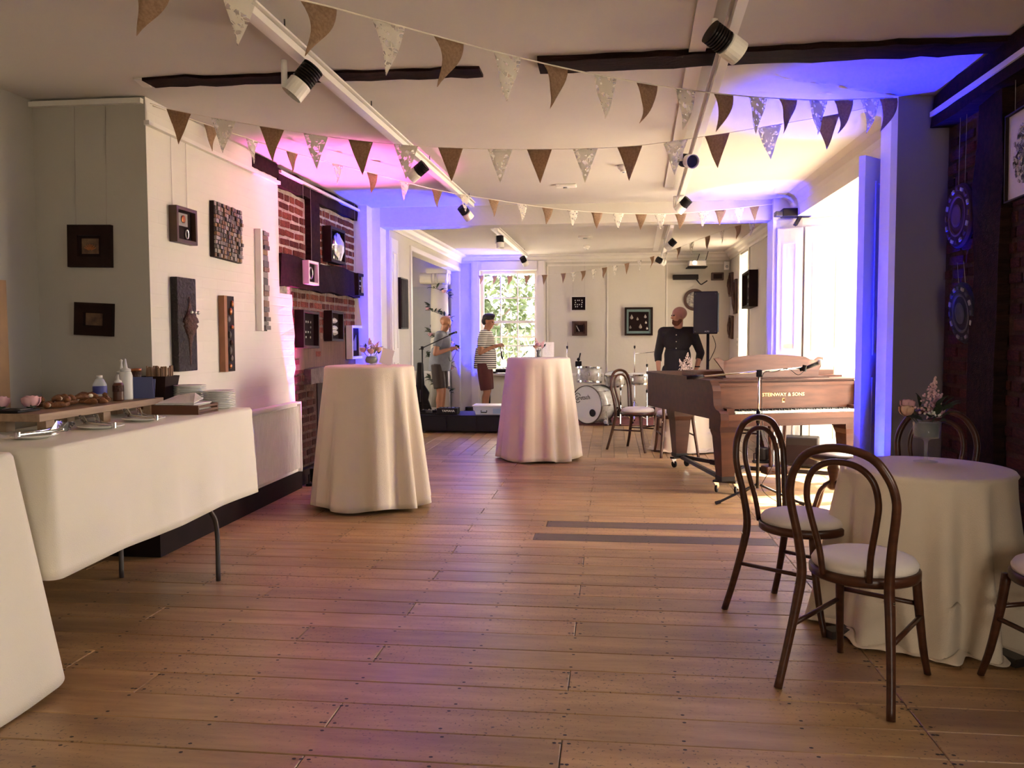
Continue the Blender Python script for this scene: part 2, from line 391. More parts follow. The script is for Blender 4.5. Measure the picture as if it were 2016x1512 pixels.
for q in range(7):
    r = random.Random(q+20); mb = MB()
    V = [(sx*0.5*(1-r.uniform(0, .05)), sy*0.5*(1-r.uniform(0, .05)), sz*0.5*(1-r.uniform(0, .10))) for sx in (-1, 1) for sy in (-1, 1) for sz in (-1, 1)]
    V2 = [(x*0.86, y, z*0.86) if False else (x, y, z) for x, y, z in V]
    bm = bmesh.new(); vv = [bm.verts.new(v) for v in V2]
    for f in ((0, 1, 3, 2), (4, 6, 7, 5), (0, 4, 5, 1), (2, 3, 7, 6), (0, 2, 6, 4), (1, 5, 7, 3)): bm.faces.new([vv[i] for i in f])
    bmesh.ops.recalc_face_normals(bm, faces=bm.faces)
    bmesh.ops.bevel(bm, geom=bm.edges[:], offset=0.07, segments=1, affect='EDGES')
    me = bpy.data.meshes.new('brick'); bm.to_mesh(me); bm.free(); me.materials.append(M_BRICK); _bk.append(me)
_bkd = []
for me in _bk:
    m2 = me.copy(); m2.materials.clear(); m2.materials.append(M_BRICKD); _bkd.append(m2)
def lay_bricks(parent, xf, y0, y1, z0, z1, seed, meshes, proud=0.012, depth=0.05, face=1, skip=None):
    r = random.Random(seed); z = z0; row = 0
    while z < z1-0.03:
        h = 0.060; y = y0 - (0.115 if row % 2 else 0.0)*r.uniform(0.8, 1.1); row += 1
        while y < y1-0.02:
            w = r.choice((0.215, 0.215, 0.11, 0.16)); a, b = max(y, y0), min(y+w, y1)
            zc = z + h/2
            if b-a > 0.045 and not (skip and skip((a+b)/2, zc)):
                o = put('brick', r.choice(meshes), parent, (xf + face*(proud*r.uniform(.5, 1.2) - depth/2), (a+b)/2, zc), (r.uniform(-.04, .04), r.uniform(-.03, .03), r.uniform(-.02, .02)), (depth, (b-a), h*r.uniform(.9, 1.02)))
            y += w + 0.019
        z += h + 0.0195
lay_bricks(wall_brick, -2.90, 7.05, 7.78, 2.12, 2.68, 11, _bk)
lay_bricks(wall_brick, -2.90, 8.05, 9.33, 2.12, 2.68, 12, _bk)
lay_bricks(wall_brick, -2.90, 7.40, 9.36, 1.18, 1.80, 13, _bk, skip=lambda y, z: z < 1.38 and y > 8.1)
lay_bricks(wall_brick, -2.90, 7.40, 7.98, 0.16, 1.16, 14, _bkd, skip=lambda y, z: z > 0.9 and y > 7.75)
def rough_post(name, parent, c, d, seed, m=None):
    r = random.Random(seed); mb = MB(); bm = bmesh.new(); bmesh.ops.create_cube(bm, size=1)
    bmesh.ops.scale(bm, vec=d, verts=bm.verts)
    ax = max(range(3), key=lambda i: d[i])
    eds = [e for e in bm.edges if abs((e.verts[0].co-e.verts[1].co)[ax]) > d[ax]*.5]
    bmesh.ops.subdivide_edges(bm, edges=eds, cuts=10, use_grid_fill=True)
    for v in bm.verts:
        for i in range(3):
            if i != ax: v.co[i] += r.uniform(-.012, .012)*min(1, d[ax]/2.2)
    bm.verts.index_update(); mb.add([v.co + Vector(c) for v in bm.verts], [tuple(v.index for v in f.verts) for f in bm.faces]); bm.free()
    return mb.build(name, m or M_TIMBER, parent)
MB().bx(-2.905, -2.8965, 7.36, 8.03, 0.14, 1.10).build('dark_pointing', M_MORTARD, wall_brick)  # darker mortar behind the lower bricks
MB().bx(-2.905, -2.8975, 7.38, 9.37, 1.10, 1.83).build('brown_pointing', mat('mortar_brown', (.20, .135, .105), .95, color2=(.13, .08, .062), scale=8, bump=.6, bscale=40, spec=.1), wall_brick)
rough_post('timber_post', wall_brick, (-2.885, 7.915, 2.42), (0.09, 0.25, 0.64), 1)
rough_post('timber_post', wall_brick, (-2.885, 9.42, 1.36), (0.10, 0.10, 2.72), 2)
rough_post('timber_beam', wall_brick, (-2.885, 8.19, 1.965), (0.10, 2.35, 0.28), 3)
rough_post('timber_plate', wall_brick, (-2.885, 8.2, 2.765), (0.09, 2.4, 0.15), 4)
rough_post('timber_plate', wall_left, (-2.87, 6.75, 2.80), (0.06, 0.5, 0.12), 6)
rough_post('hearth_stone', wall_brick, (-2.875, 8.35, 1.005), (0.12, 1.35, 0.15), 7, mat('hearth_stone', (0.12, 0.085, 0.07), 0.9, vary=0.4, scale=12, bump=0.8, bscale=30))
MB().bx(-2.899, -2.885, 8.02, 9.36, 0.15, 0.94).build('hearth_shade_sheet', mat('hearth_shade', (0.035, 0.018, 0.014), 0.95, vary=0.3), wall_brick)  # flat sheet; the shade of the fireplace opening is its dark colour
MB().bx(-2.905, -2.89, 7.45, 9.36, 1.07, 1.36).build('rendered_patch', mat('brown_render', (0.14, 0.068, 0.043), 0.85, color2=(0.09, 0.045, 0.03), scale=4, stretch=(1, 12, 1), bump=0.4), wall_brick)
struct(MB().bx(-3.58, -2.80, 4.90, 4.95, 0, 0.17).build('baseboard_panel', M_SKIRT))
struct(MB().bx(-2.9, -2.80, 4.95, 7.34, 0, 0.17).build('baseboard_left', M_SKIRT))
struct(MB().bx(-2.9, -2.84, 7.36, 9.3, 0, 0.14).build('baseboard_brick', M_SKIRT))

# opening between the rooms
struct(MB().bx(-2.90, -2.735, 9.30, 9.75, 0, 2.86).build('trim_5', M_TRIM))
struct(MB().bx(-2.735, -2.64, 9.50, 9.75, 0, 2.86).build('trim_6', M_TRIM))
struct(MB().bx(-2.64, 1.745, 9.50, 9.75, 2.64, 2.86).build('wall_lintel', M_WALL))
struct(MB().bx(1.745, 2.08, 9.42, 9.75, 0, 2.86).build('trim_7', M_TRIM))
def panel_leaf(name, label, loc, rz, w, h, t, m, rows=((0.1, 0.42), (0.48, 0.94)), handle=False, top=None):
    d = struct(MB().bx(0, w, -t/2, t/2, 0.01, h).build(name, m, None, loc=loc, rot=(0, 0, rz)))
    for z0, z1 in rows:
        for s in (-1, 1):
            mb = MB(); a, b, c, e = 0.14*w+.02, w-0.14*w-.02, z0*h, z1*h; q = s*(t/2); f = 0.016
            for (x0, x1, p0, p1) in ((a, b, c, c+f), (a, b, e-f, e), (a, a+f, c+f, e-f), (b-f, b, c+f, e-f)):
                mb.bx(x0, x1, min(q, q+s*.008), max(q, q+s*.008), p0, p1)
            mb.build('panel_moulding', m, d)
    if handle:
        MB().lathe([(0.0, 0), (.012, 0.01), (.012, .03), (.024, .05), (.0, .065)], (w-.06, -t/2, h*.42), 12, rot=Euler((PI/2, 0, 0)).to_matrix()).build('door_knob', mat('brass', (.5, .32, .12), .3, 1.0), d)
    return d
panel_leaf('door_1', '', (-2.60, 9.78, 0), PI/2, 0.32, 2.55, 0.035, M_TRIM)

# ------------------------------------------------------------------ right side of the main room
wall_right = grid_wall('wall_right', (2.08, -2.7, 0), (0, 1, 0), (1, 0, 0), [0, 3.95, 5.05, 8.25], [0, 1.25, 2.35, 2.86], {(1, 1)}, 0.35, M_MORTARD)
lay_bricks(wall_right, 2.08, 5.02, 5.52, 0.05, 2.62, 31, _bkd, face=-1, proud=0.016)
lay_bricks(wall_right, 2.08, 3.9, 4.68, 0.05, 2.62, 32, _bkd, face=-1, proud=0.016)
rough_post('timber_post', wall_right, (2.07, 4.85, 1.35), (0.10, 0.33, 2.7), 8)
rough_post('timber_plate', wall_right, (2.03, 3.5, 2.75), (0.14, 4.0, 0.20), 9)
struct(MB().bx(1.945, 1.975, 1.6, 5.5, 2.715, 2.745).build('trim_8', M_TRIM))
# pier between the brick wall and the bay, facing the camera
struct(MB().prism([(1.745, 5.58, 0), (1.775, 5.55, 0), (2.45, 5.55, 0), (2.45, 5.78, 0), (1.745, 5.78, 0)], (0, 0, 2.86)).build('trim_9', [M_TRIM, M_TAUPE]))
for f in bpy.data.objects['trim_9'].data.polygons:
    if f.normal.y < -.9: f.material_index = 1  # front face takes a darker taupe than the white sides
# wall over the bay with its curved junction to the ceiling
pr = [(2.62, 2.62), (1.93, 2.62), (1.93, 2.74), (1.92, 2.79), (1.885, 2.835), (1.83, 2.86), (2.62, 2.86)]
struct(MB().prism([(x, 5.78, z) for x, z in pr], (0, 3.64, 0)).build('wall_bay_head', M_WALL))
# splayed far reveal and the folded shutter beside it
struct(MB().prism([(1.78, 9.42, 0), (2.02, 9.27, 0), (2.62, 9.1, 0), (2.62, 9.42, 0)], (0, 0, 2.62)).build('wall_bay_reveal', M_TRIM))
panel_leaf('window_shutter_1', '', (1.79, 9.375, 0.02), math.atan2(-0.15, 0.24), 0.27, 2.5, 0.03, M_TRIM)
panel_leaf('window_shutter_2', '', (2.04, 9.22, 0.02), math.atan2(-0.10, 0.40), 0.40, 2.5, 0.03, M_TRIM)
# near shutter, standing open into the room
panel_leaf('window_shutter_3', '', (2.24, 6.50, 0.02), math.atan2(-0.62, -0.58), 0.85, 2.55, 0.045, M_TRIM)
def window(name, org, ud, w, z0, z1, cols, rows, deep=0.06, bar=0.022, rail=0.055, sill=None, mid=None):
    """framed, glazed window in the plane (org, ud, z); frame root with bars and one pane per light"""
    org, ud = Vector(org), Vector(ud).normalized(); nd = Vector((0, 0, 1)).cross(ud)
    def slab(u0, u1, v0, v1, d, mb):
        c = org + ud*((u0+u1)/2) + Vector((0, 0, (v0+v1)/2))
        mb.box(c, (u1-u0, d, v1-v0), Matrix((ud, -nd if False else nd, Vector((0, 0, 1)))).transposed())
        return mb
    mb = MB(); H = z1-z0
    for a in ((0, rail, z0, z1), (w-rail, w, z0, z1), (rail, w-rail, z0, z0+rail), (rail, w-rail, z1-rail, z1)): slab(*a, deep, mb)
    fr = struct(mb.build(name, M_TRIM))
    us = [rail + (w-2*rail)*i/cols for i in range(cols+1)]; vs = [z0+rail + (H-2*rail)*i/rows for i in range(rows+1)]
    for i in range(1, cols): slab(us[i]-bar/2, us[i]+bar/2, vs[0], vs[-1], deep*.5, MB()).build('glazing_bar', M_TRIM, fr)
    for j in range(1, rows):
        t = bar*(2.2 if mid == j else 1); slab(us[0], us[-1], vs[j]-t/2, vs[j]+t/2, deep*(.9 if mid == j else .45), MB()).build('glazing_bar', M_TRIM, fr)
    for i in range(cols):
        for j in range(rows): slab(us[i]+.004, us[i+1]-.004, vs[j]+.004, vs[j+1]-.004, .004, MB()).build('pane', M_GLASS, fr)
    return fr
struct(MB().bx(2.27, 2.64, 5.78, 6.56, 0, 2.62).build('wall_bay_jamb', M_TRIM))
bayw = [window('window_%d' % (k+1), (2.60, 6.57 + k*.86, 0), (0, 1, 0), .855, 0.06, 2.6, 2, 3) for k in range(3)]
window('window_4', (-2.26, 14.62, 0), (1, 0, 0), 1.0, 0.74, 2.52, 3, 4, mid=2)
window('window_5', (2.40, 1.26, 0), (0, 1, 0), 1.08, 1.25, 2.35, 2, 2)

# ------------------------------------------------------------------ back room
grid_wall('wall_back', (-4.3, 14.5, 0), (1, 0, 0), (0, 1, 0), [0, 2.04, 3.04, 6.6], [0, 0.74, 2.52, 2.78], {(1, 1)}, 0.3, M_WALL)
grid_wall('wall_back_left', (-2.6, 9.75, 0), (0, 1, 0), (-1, 0, 0), [0, 1.05, 4.60, 4.75], [0, 2.5, 2.78], {(1, 0)}, 0.14, M_WALL)
grid_wall('wall_hall', (-4.3, 9.6, 0), (0, 1, 0), (-1, 0, 0), [0, 2.6, 3.4, 5.3], [0, 0.9, 2.3, 2.78], {(1, 1)}, 0.2, M_WALL)
window('window_7', (-4.4, 12.21, 0), (0, 1, 0), 0.78, 0.91, 2.29, 2, 3)  # unseen window, added to let more light into the hall
struct(MB().bx(-4.3, -2.9, 9.6, 9.75, 0, 2.78).build('wall_hall_near', M_WALL))
grid_wall('wall_back_right', (2.0, 9.75, 0), (0, 1, 0), (1, 0, 0), [0, 2.85, 3.65, 4.75], [0, 0.3, 2.62, 2.78], {(1, 1)}, 0.3, M_WALL)
window('window_6', (2.28, 12.62, 0), (0, 1, 0), 0.76, 0.32, 2.6, 2, 4)
# casing and cornice
def frame_trim(name, us, vs, y, w, t, m):
    mb = MB(); (a, b), (c, d) = us, vs
    for (x0, x1, z0, z1) in ((a-w, a, c, d+w), (b, b+w, c, d+w), (a, b, d, d+w)):
        mb.bx(x0, x1, y-t, y, z0, z1); mb.bx(x0+w*.2, x1-w*.2 if x1-x0 < w*1.5 else x1, y-t-.015, y-t, z0, z1)
    return struct(mb.build(name, m))
frame_trim('trim_10', (-2.26, -1.26), (0.0, 2.52), 14.5, 0.15, 0.03, M_TRIM)
struct(MB().bx(-2.28, -1.24, 14.34, 14.52, 0.70, 0.74).build('trim_11', M_TRIM))
def cornice(name, p0, p1, into):
    p0, p1, into = Vector(p0), Vector(p1), Vector(into); pr = [(0, 0), (0, -.13), (.015, -.13), (.02, -.10), (.05, -.085), (.07, -.04), (.11, -.03), (.12, 0)]
    struct(MB().prism([p0 + into*a + Vector((0, 0, b)) for a, b in pr], p1-p0).build(name, M_TRIM))
cornice('trim_12', (-2.6, 9.75, 2.78), (-2.6, 14.5, 2.78), (1, 0, 0))
cornice('trim_13', (-2.6, 14.5, 2.78), (2.0, 14.5, 2.78), (0, -1, 0))
cornice('trim_14', (2.0, 9.75, 2.78), (2.0, 14.5, 2.78), (-1, 0, 0))
# panel mouldings on the back wall, picture rail, dado line, skirting
mb = MB()
for x in (-1.08, -0.05, 0.95): mb.bx(x-.012, x+.012, 14.485, 14.5, 0.74, 2.58)
mb.bx(-1.08, 1.98, 14.48, 14.5, 2.58, 2.61); mb.bx(-1.08, 1.98, 14.485, 14.5, 0.70, 0.74)
struct(mb.build('trim_15', M_TRIM))
struct(MB().bx(-1.08, 2.0, 14.47, 14.5, 0, 0.16).build('baseboard_back', M_SKIRT))
# architrave of the hall opening
mb = MB(); mb.bx(-2.6, -2.575, 10.74, 10.8, 0, 2.56); mb.bx(-2.6, -2.575, 10.8, 14.35, 2.5, 2.56)
struct(mb.build('trim_16', M_TRIM))
frame_trim('trim_17', (2.0, 2.0), (0, 0.01), 14.4, 0.001, 0.001, M_TRIM) if False else None
struct(MB().bx(1.985, 2.0, 12.5, 12.6, 0.2, 2.7).build('trim_18', M_TRIM))
struct(MB().bx(1.985, 2.0, 13.4, 13.5, 0.2, 2.7).build('trim_19', M_TRIM))
panel_leaf('door_2', '', (-3.62, 14.47, 0), 0, 0.80, 2.25, 0.04, M_GREY, handle=True)
# room behind the camera
grid_wall('wall_rear', (-4.1, -2.5, 0), (1, 0, 0), (0, -1, 0), [0, 4.7, 5.9, 6.6], [0, 0.95, 2.35, 2.86], {(1, 1)}, 0.2, M_MORTARD)
window('window_8', (0.61, -2.6, 0), (1, 0, 0), 1.18, 0.96, 2.34, 2, 2)
# ground outside
struct(MB().bx(-40, 60, -30, 60, -0.5, -0.2).build('ground_outside', mat('pale_paving', (0.62, 0.56, 0.46), 0.9, vary=0.2, scale=0.7)))
# ------------------------------------------------------------------ tables and cloths
M_CLOTH = mat('cream_linen', (0.68, 0.57, 0.43), 0.9, vary=0.04, scale=3, bump=0.25, bscale=260, spec=0.1, sheen=0.15)
M_CLOTHW = mat('ivory_linen', (0.82, 0.75, 0.62), 0.9, vary=0.03, scale=3, bump=0.2, bscale=260, spec=0.1, sheen=0.1)
M_STEEL = mat('grey_steel', (0.10, 0.09, 0.085), 0.4, 0.8)
M_CHROME = mat('chrome', (0.75, 0.74, 0.72), 0.15, 1.0)
M_BLACK = mat('black_plastic', (0.012, 0.008, 0.008), 0.5, vary=0.2, spec=0.2)
M_DKWOOD = mat('bentwood', (0.075, 0.026, 0.012), 0.32, color2=(0.045, 0.015, 0.007), scale=4, stretch=(1, 1, 8), spec=0.35)
M_PLY = mat('table_top_ply', (0.30, 0.20, 0.12), 0.6, vary=0.1)

def drape(name, path, centre, zt, zh, flare, amp, seed, m, nf=11, rings=26, puddle=0.0, corner=0.0, hemwave=0.012, sharp=1.5):
    """tablecloth: flat top over the closed outline `path`, hanging in folds to zh"""
    r = random.Random(seed); P = [Vector((p[0], p[1], 0)) for p in path]; k = len(P); C = Vector((centre[0], centre[1], 0))
    ph = [r.uniform(0, 6.28) for _ in range(6)]
    nrm = []
    for i in range(k):
        t = (P[(i+1) % k]-P[i-1]).normalized(); nv = Vector((t.y, -t.x, 0))
        if nv.dot(P[i]-C) < 0: nv = -nv
        nrm.append(nv)
    L = [0]
    for i in range(k): L.append(L[-1] + (P[(i+1) % k]-P[i]).length)
    tot = L[-1]
    def fold(i, s):
        th = 2*PI*L[i]/tot
        c = math.cos(nf*th + 1.3*math.sin(2*th+ph[0]) + 0.8*math.sin(3*th+ph[1]) + 0.25*s*math.sin(th+ph[4]))
        c2 = math.cos((nf*2-3)*th + ph[2] + math.sin(th+ph[3]))
        v = (abs(c)**(1/sharp))*(1 if c > 0 else -1)
        return v*(0.72 + 0.28*math.sin(2*th+ph[5])) + 0.22*c2
    V = [(C.x, C.y, zt+.004)]; Fc = []
    rows = [[(C + (P[i]-C)*q).to_tuple()[:2] + (zt+.004,) for i in range(k)] for q in (0.35, 0.7, 0.97)]
    for j in range(rings+1):
        s = j/rings; row = []
        for i in range(k):
            a = fold(i, s)
            s2 = s**1.15
            out = flare*s + amp*(s**0.75)*a + (0.006 if j else 0.0)
            zh_i = zh + hemwave*math.sin(5*2*PI*L[i]/tot + ph[1]) + (0.03*a if puddle == 0 else 0)*0.3
            z = zt - (zt-zh_i)*s
            if j == 0: z = zt + 0.002
            if j == 1: z = zt - 0.012; out = 0.010
            if puddle > 0 and s > 0.74:      # surplus cloth lying in rolls on the floor
                u = (s-0.74)/0.26; th = 2*PI*L[i]/tot
                lump = 0.5 + 0.5*math.sin(3*th+ph[2]) * math.cos(7*th+ph[3]) + 0.35*math.sin(13*th+ph[1])
                out += puddle*(u*0.7 + 0.45*math.sin(u*5.0 + 2*lump)*lump*u)
                z = 0.010 + (zt-zh_i)*0.26*max(0, 1-u*1.7)**1.4 + 0.075*max(0.0, lump)*abs(math.sin(PI*(u*1.6+0.3*lump)))*(1-u*0.75)
            p = P[i] + nrm[i]*out
            row.append((p.x, p.y, max(z, 0.006)))
        rows.append(row)
    for row in rows: V += row
    for i in range(k): Fc.append((0, 1+i, 1+(i+1) % k))
    for j in range(len(rows)-1):
        for i in range(k):
            a, b = 1+j*k, 1+(j+1)*k; Fc.append((a+i, b+i, b+(i+1) % k, a+(i+1) % k))
    mb = MB(); mb.add(V, Fc); o = mb.build(name, m, None, smooth=True)
    sm = o.modifiers.new('thickness', 'SOLIDIFY'); sm.thickness = 0.003; sm.offset = 0
    return o
def circle(c, R, n=200): return [(c[0]+R*math.cos(2*PI*i/n), c[1]+R*math.sin(2*PI*i/n)) for i in range(n)]
def round_rect(x0, x1, y0, y1, rad, n=14, step=0.03):
    out = []
    for cx, cy, a0 in ((x1-rad, y1-rad, 0), (x0+rad, y1-rad, PI/2), (x0+rad, y0+rad, PI), (x1-rad, y0+rad, 3*PI/2)):
        out += [(cx+rad*math.cos(a0+PI/2*i/n), cy+rad*math.sin(a0+PI/2*i/n)) for i in range(n+1)]
    res = []
    for a, b in zip(out, out[1:]+out[:1]):
        d = math.dist(a, b); q = max(1, int(d/step))
        res += [(a[0]+(b[0]-a[0])*i/q, a[1]+(b[1]-a[1])*i/q) for i in range(q)]
    return res
def pedestal_table(name, label, c, R, zt, foot=0.28, rz=0.3):
    t = thing(name, label, 'table', (c[0], c[1], 0), rz)
    MB().lathe([(R-.01, zt-.025), (R, zt-.02), (R, zt-.005), (R-.01, zt)], n=32).build('table_top', M_PLY, t)
    MB().cyl((0, 0, 0.03), (0, 0, zt-.025), 0.035).build('pedestal', M_STEEL, t)
    for k in range(4):
        a = PI/2*k; MB().box((math.cos(a)*foot/2, math.sin(a)*foot/2, 0.02), (foot, 0.07, 0.036), (0, 0, a)).build('foot', M_STEEL, t)
    return t
pedestal_table('cocktail_table', 'tall cocktail table under the cloth beside the brick wall', (-1.96, 6.68), 0.345, 1.135)
tag(drape('tablecloth', circle((-1.96, 6.68), 0.352), (-1.96, 6.68), 1.14, 0.03, 0.115, 0.052, 4, M_CLOTH, nf=10), 'floor-length cream cloth on the tall table beside the brick wall', 'tablecloth', 'cloths on the tall tables')
pedestal_table('cocktail_table', 'tall cocktail table under the cloth at the room opening', (-0.80, 9.40), 0.335, 1.13)
tag(drape('tablecloth', circle((-0.80, 9.40), 0.342), (-0.80, 9.40), 1.135, 0.02, 0.105, 0.050, 9, M_CLOTH, nf=10), 'floor-length cream cloth on the tall table in front of the drum kit', 'tablecloth', 'cloths on the tall tables')
pedestal_table('round_table', 'low round table under the bunched cloth on the right', (1.48, 4.12), 0.36, 0.75, 0.54, 0.42)
tag(drape('tablecloth', circle((1.48, 4.12), 0.368, 240), (1.48, 4.12), 0.755, 0.02, 0.07, 0.075, 12, M_CLOTH, nf=10, rings=60, puddle=0.07, sharp=1.15), 'cream cloth bunched on the floor around the low round table', 'tablecloth')
pedestal_table('round_table', 'low round table behind the piano tail', (0.92, 10.32), 0.34, 0.73)
tag(drape('tablecloth', circle((0.92, 10.32), 0.347, 160), (0.92, 10.32), 0.735, 0.02, 0.06, 0.035, 15, M_CLOTH, nf=9, rings=24, puddle=0.05), 'cream cloth on the low round table behind the piano', 'tablecloth')

def trestle(name, label, loc, rz, w, d, zt, legs):
    t = thing(name, label, 'table', loc, rz)
    MB().bx(-d, 0, -w/2, w/2, zt-.03, zt-.002).build('table_top', M_PLY, t)
    for ly, pts in legs:
        for p in pts:
            MB().tube(curve_pts(p, 6), 0.0135, 10).build('leg', M_STEEL, t, smooth=True)
    return t
BZ = 0.94
bt_loc = (-2.22, 4.0, 0)     # long buffet table along the wall: local -x towards the wall, +y to the far end
lg = []
for ly in (0.43, -0.84):
    lg.append((ly, [[(-.06 if ly > 0 else -.25, ly-.22*(ly > 0), BZ-.03), (-.04 if ly > 0 else -.25, ly-.20*(ly > 0), .60), (0.0 if ly > 0 else -.25, ly-.06*(ly > 0), .42), (0.012 if ly > 0 else -.25, ly, .30), (0.015 if ly > 0 else -.25, ly, 0.0)],
                    [(-.52, ly-.22*(ly > 0), BZ-.03), (-.54, ly-.20*(ly > 0), .60), (-.56, ly-.06*(ly > 0), .42), (-.57, ly, .30), (-.57, ly, 0.0)]]))
trestle('buffet_table', 'folding-leg buffet table under the long hanging cloth', (-2.22, 4.03, 0), 0, 1.84, 0.60, BZ-.004, lg)
cl = drape('tablecloth', round_rect(-0.605, 0.005, -0.915, 0.965, 0.02), (-.3, 0), BZ, 0.42, 0.026, 0.020, 21, M_CLOTHW, nf=9, rings=14, hemwave=0.006)
cl.location = bt_loc; tag(cl, 'ivory cloth hanging halfway down the long buffet table', 'tablecloth')
trestle('buffet_table', 'nearest buffet table under the floor-length cloth at the left edge', (-2.29, 2.15, 0), 0, 1.52, 1.0, 0.935,
        [(0, [[(-.1, .6, .9), (-.1, .6, .4), (-.1, .6, 0.0)], [(-.9, .6, .9), (-.9, .6, .4), (-.9, .6, 0)], [(-.1, -.6, .9), (-.1, -.6, .4), (-.1, -.6, 0)], [(-.9, -.6, .9), (-.9, -.6, .4), (-.9, -.6, 0)]])])
tag(drape('tablecloth', round_rect(-3.34, -2.265, 1.38, 2.94, 0.03), (-2.8, 2.2), 0.94, 0.03, 0.14, 0.012, 23, M_CLOTHW, nf=6, rings=20), 'floor-length ivory cloth on the nearest buffet table at the left edge', 'tablecloth')

# ------------------------------------------------------------------ bentwood chairs
M_SEAT = mat('cream_cushion', (0.66, 0.58, 0.50), 0.9, vary=0.05, bump=0.15, bscale=200, sheen=0.1)
def make_chair():
    t = thing('bentwood_chair', 'bentwood chair', 'chair')
    def arc(w, z0, ztop, y0, ytop, zs):
        """half loop: list of points from left bottom to right bottom"""
        pts = []
        for i in range(13):
            a = PI - PI*i/12; pts.append((w*math.cos(a), y0 + (ytop-y0)*(0.35+0.65*math.sin(a)), zs + (ztop-zs)*math.sin(a)))
        return pts
    W = 0.20
    left = [(-.213, -.30, 0), (-.198, -.262, .14), (-.176, -.218, .34), (-.166, -.205, .46), (-.178, -.222, .60), (-.196, -.243, .72)]
    top = [(-.198, -.252, .79), (-.175, -.262, .865), (-.115, -.270, .935), (0, -.274, .962), (.115, -.270, .935), (.175, -.262, .865), (.198, -.252, .79)]
    path = curve_pts(left + top + [(-x, y, z) for x, y, z in reversed(left)], 5)
    rs = [0.0165 + 0.0035*max(0, 1-abs(p.z-.40)/.25) for p in path]
    MB().tube(path, rs, 10).build('back_frame', M_DKWOOD, t, smooth=True)
    li = [(-.088, -.190, .455), (-.098, -.205, .56), (-.122, -.228, .68), (-.134, -.243, .765), (-.118, -.255, .845), (-.07, -.262, .893), (0, -.264, .908)]
    MB().tube(curve_pts(li + [(-x, y, z) for x, y, z in reversed(li[:-1])], 5), 0.0125, 9).build('back_loop', M_DKWOOD, t, smooth=True)
    MB().lathe([(.165, .43), (.200, .428), (.208, .436), (.208, .462), (.200, .468), (.165, .468)], n=36, ring=True).build('seat_ring', M_DKWOOD, t, smooth=True)
    MB().lathe([(0.0, .44), (.17, .455), (.196, .47), (.200, .486), (.188, .505), (.15, .517), (.08, .524), (0, .526)], n=36).build('seat', M_SEAT, t, smooth=True)
    for s in (-1, 1):
        MB().tube(curve_pts([(s*.150, .148, .44), (s*.158, .165, .30), (s*.168, .20, .12), (s*.178, .235, 0)], 4), [.019, .019, .018, .018, .018, .017, .017, .016, .016, .015, .015, .014, .014], 9).build('leg', M_DKWOOD, t, smooth=True)
        MB().cyl((s*.165, .178, .255), (s*.184, -.235, .245), .010, n=8).build('stretcher', M_DKWOOD, t, smooth=True)
        MB().lathe([(0, 0), (.007, .001), (.006, .005), (0, .006)], (s*.186, -.217, .40), 10, axis='x').build('screw', M_CHROME, t)
    MB().cyl((-.165, .178, .30), (.165, .178, .30), .010, n=8).build('stretcher', M_DKWOOD, t, smooth=True)
    return t
ch0 = make_chair(); G = 'cream-seated bentwood chairs'
for i, (x, y, dx, dy, lab) in enumerate([
    (1.006, 3.430, .284, .389, 'nearest bentwood chair, its back to the viewer, pulled up to the round cloth'),
    (0.940, 4.200, .707, -.707, 'bentwood chair left of the round table, facing right, in front of the piano'),
    (1.745, 3.37, -.33, .94, 'bentwood chair cut off by the right edge, seat against the round cloth'),
    (1.70, 4.66, -.42, -.9, 'bentwood chair in shadow behind the round table by the dark brick'),
    (0.33, 10.20, .80, -.60, 'bentwood chair left of the piano tail by the drums'),
    (0.74, 9.86, -.15, 1.0, 'bentwood chair half hidden behind the piano tail, facing the low table'),
    (1.50, 10.10, -1.0, .1, 'bentwood chair behind the piano keyboard end, only a leg showing')]):
    c = ch0 if i == 0 else copy_tree(ch0)
    c.location = (x, y, 0); c.rotation_euler = (0, 0, math.atan2(-dx, dy)); c['label'] = lab; c['group'] = G

# ------------------------------------------------------------------ grand piano
M_MAHOG = mat('mahogany', (0.060, 0.018, 0.010), 0.38, color2=(0.038, 0.010, 0.006), scale=3, stretch=(1, 5, 7), coat=0.0, spec=0.22)
M_MAHOG2 = mat('mahogany_light', (0.095, 0.031, 0.015), 0.36, color2=(0.06, 0.018, 0.009), scale=3, stretch=(1, 7, 7), coat=0.0, spec=0.25)
M_IVORY = mat('ivory_keys', (0.80, 0.76, 0.66), 0.35); M_EBONY = mat('ebony_keys', (0.01, 0.008, 0.008), 0.3)
M_GOLD = mat('gilt', (0.65, 0.42, 0.18), 0.35, 1.0)
def text_mesh(body, size, extrude=0.0008, m=None, font_scale_x=1.0):
    cu = bpy.data.curves.new('lettering', 'FONT'); cu.body = body; cu.size = size; cu.extrude = extrude; cu.align_x = 'CENTER'; cu.align_y = 'CENTER'; cu.resolution_u = 2
    o = bpy.data.objects.new('lettering', cu); COL.objects.link(o); dg = bpy.context.evaluated_depsgraph_get(); dg.update()
    me = bpy.data.meshes.new_from_object(o.evaluated_get(dg)); bpy.data.objects.remove(o); bpy.data.curves.remove(cu)
    me.materials.clear(); me.materials.append(m or M_BLACK); return me
pn = thing('grand_piano', 'brown mahogany grand piano on a wheeled frame', 'piano', (0.93, 7.25, 0), math.radians(19))
def rim_outline(e=0.0, y0=0.0):
    c = [(0-e, y0), (0-e, 0.9), (0-e, 1.55), (0.03-e, 1.74), (0.14, 1.84+e), (0.34, 1.86+e), (0.52+e, 1.78+e*.7), (0.62+e, 1.60), (0.72+e, 1.36), (0.92+e, 1.14+e), (1.22+e*.5, 0.98+e), (1.41+e, 0.80), (1.48+e, 0.58), (1.48+e, y0)]
    q = curve_pts([(x, y, 0) for x, y in c], 5); return [(p.x, p.y) for p in q]
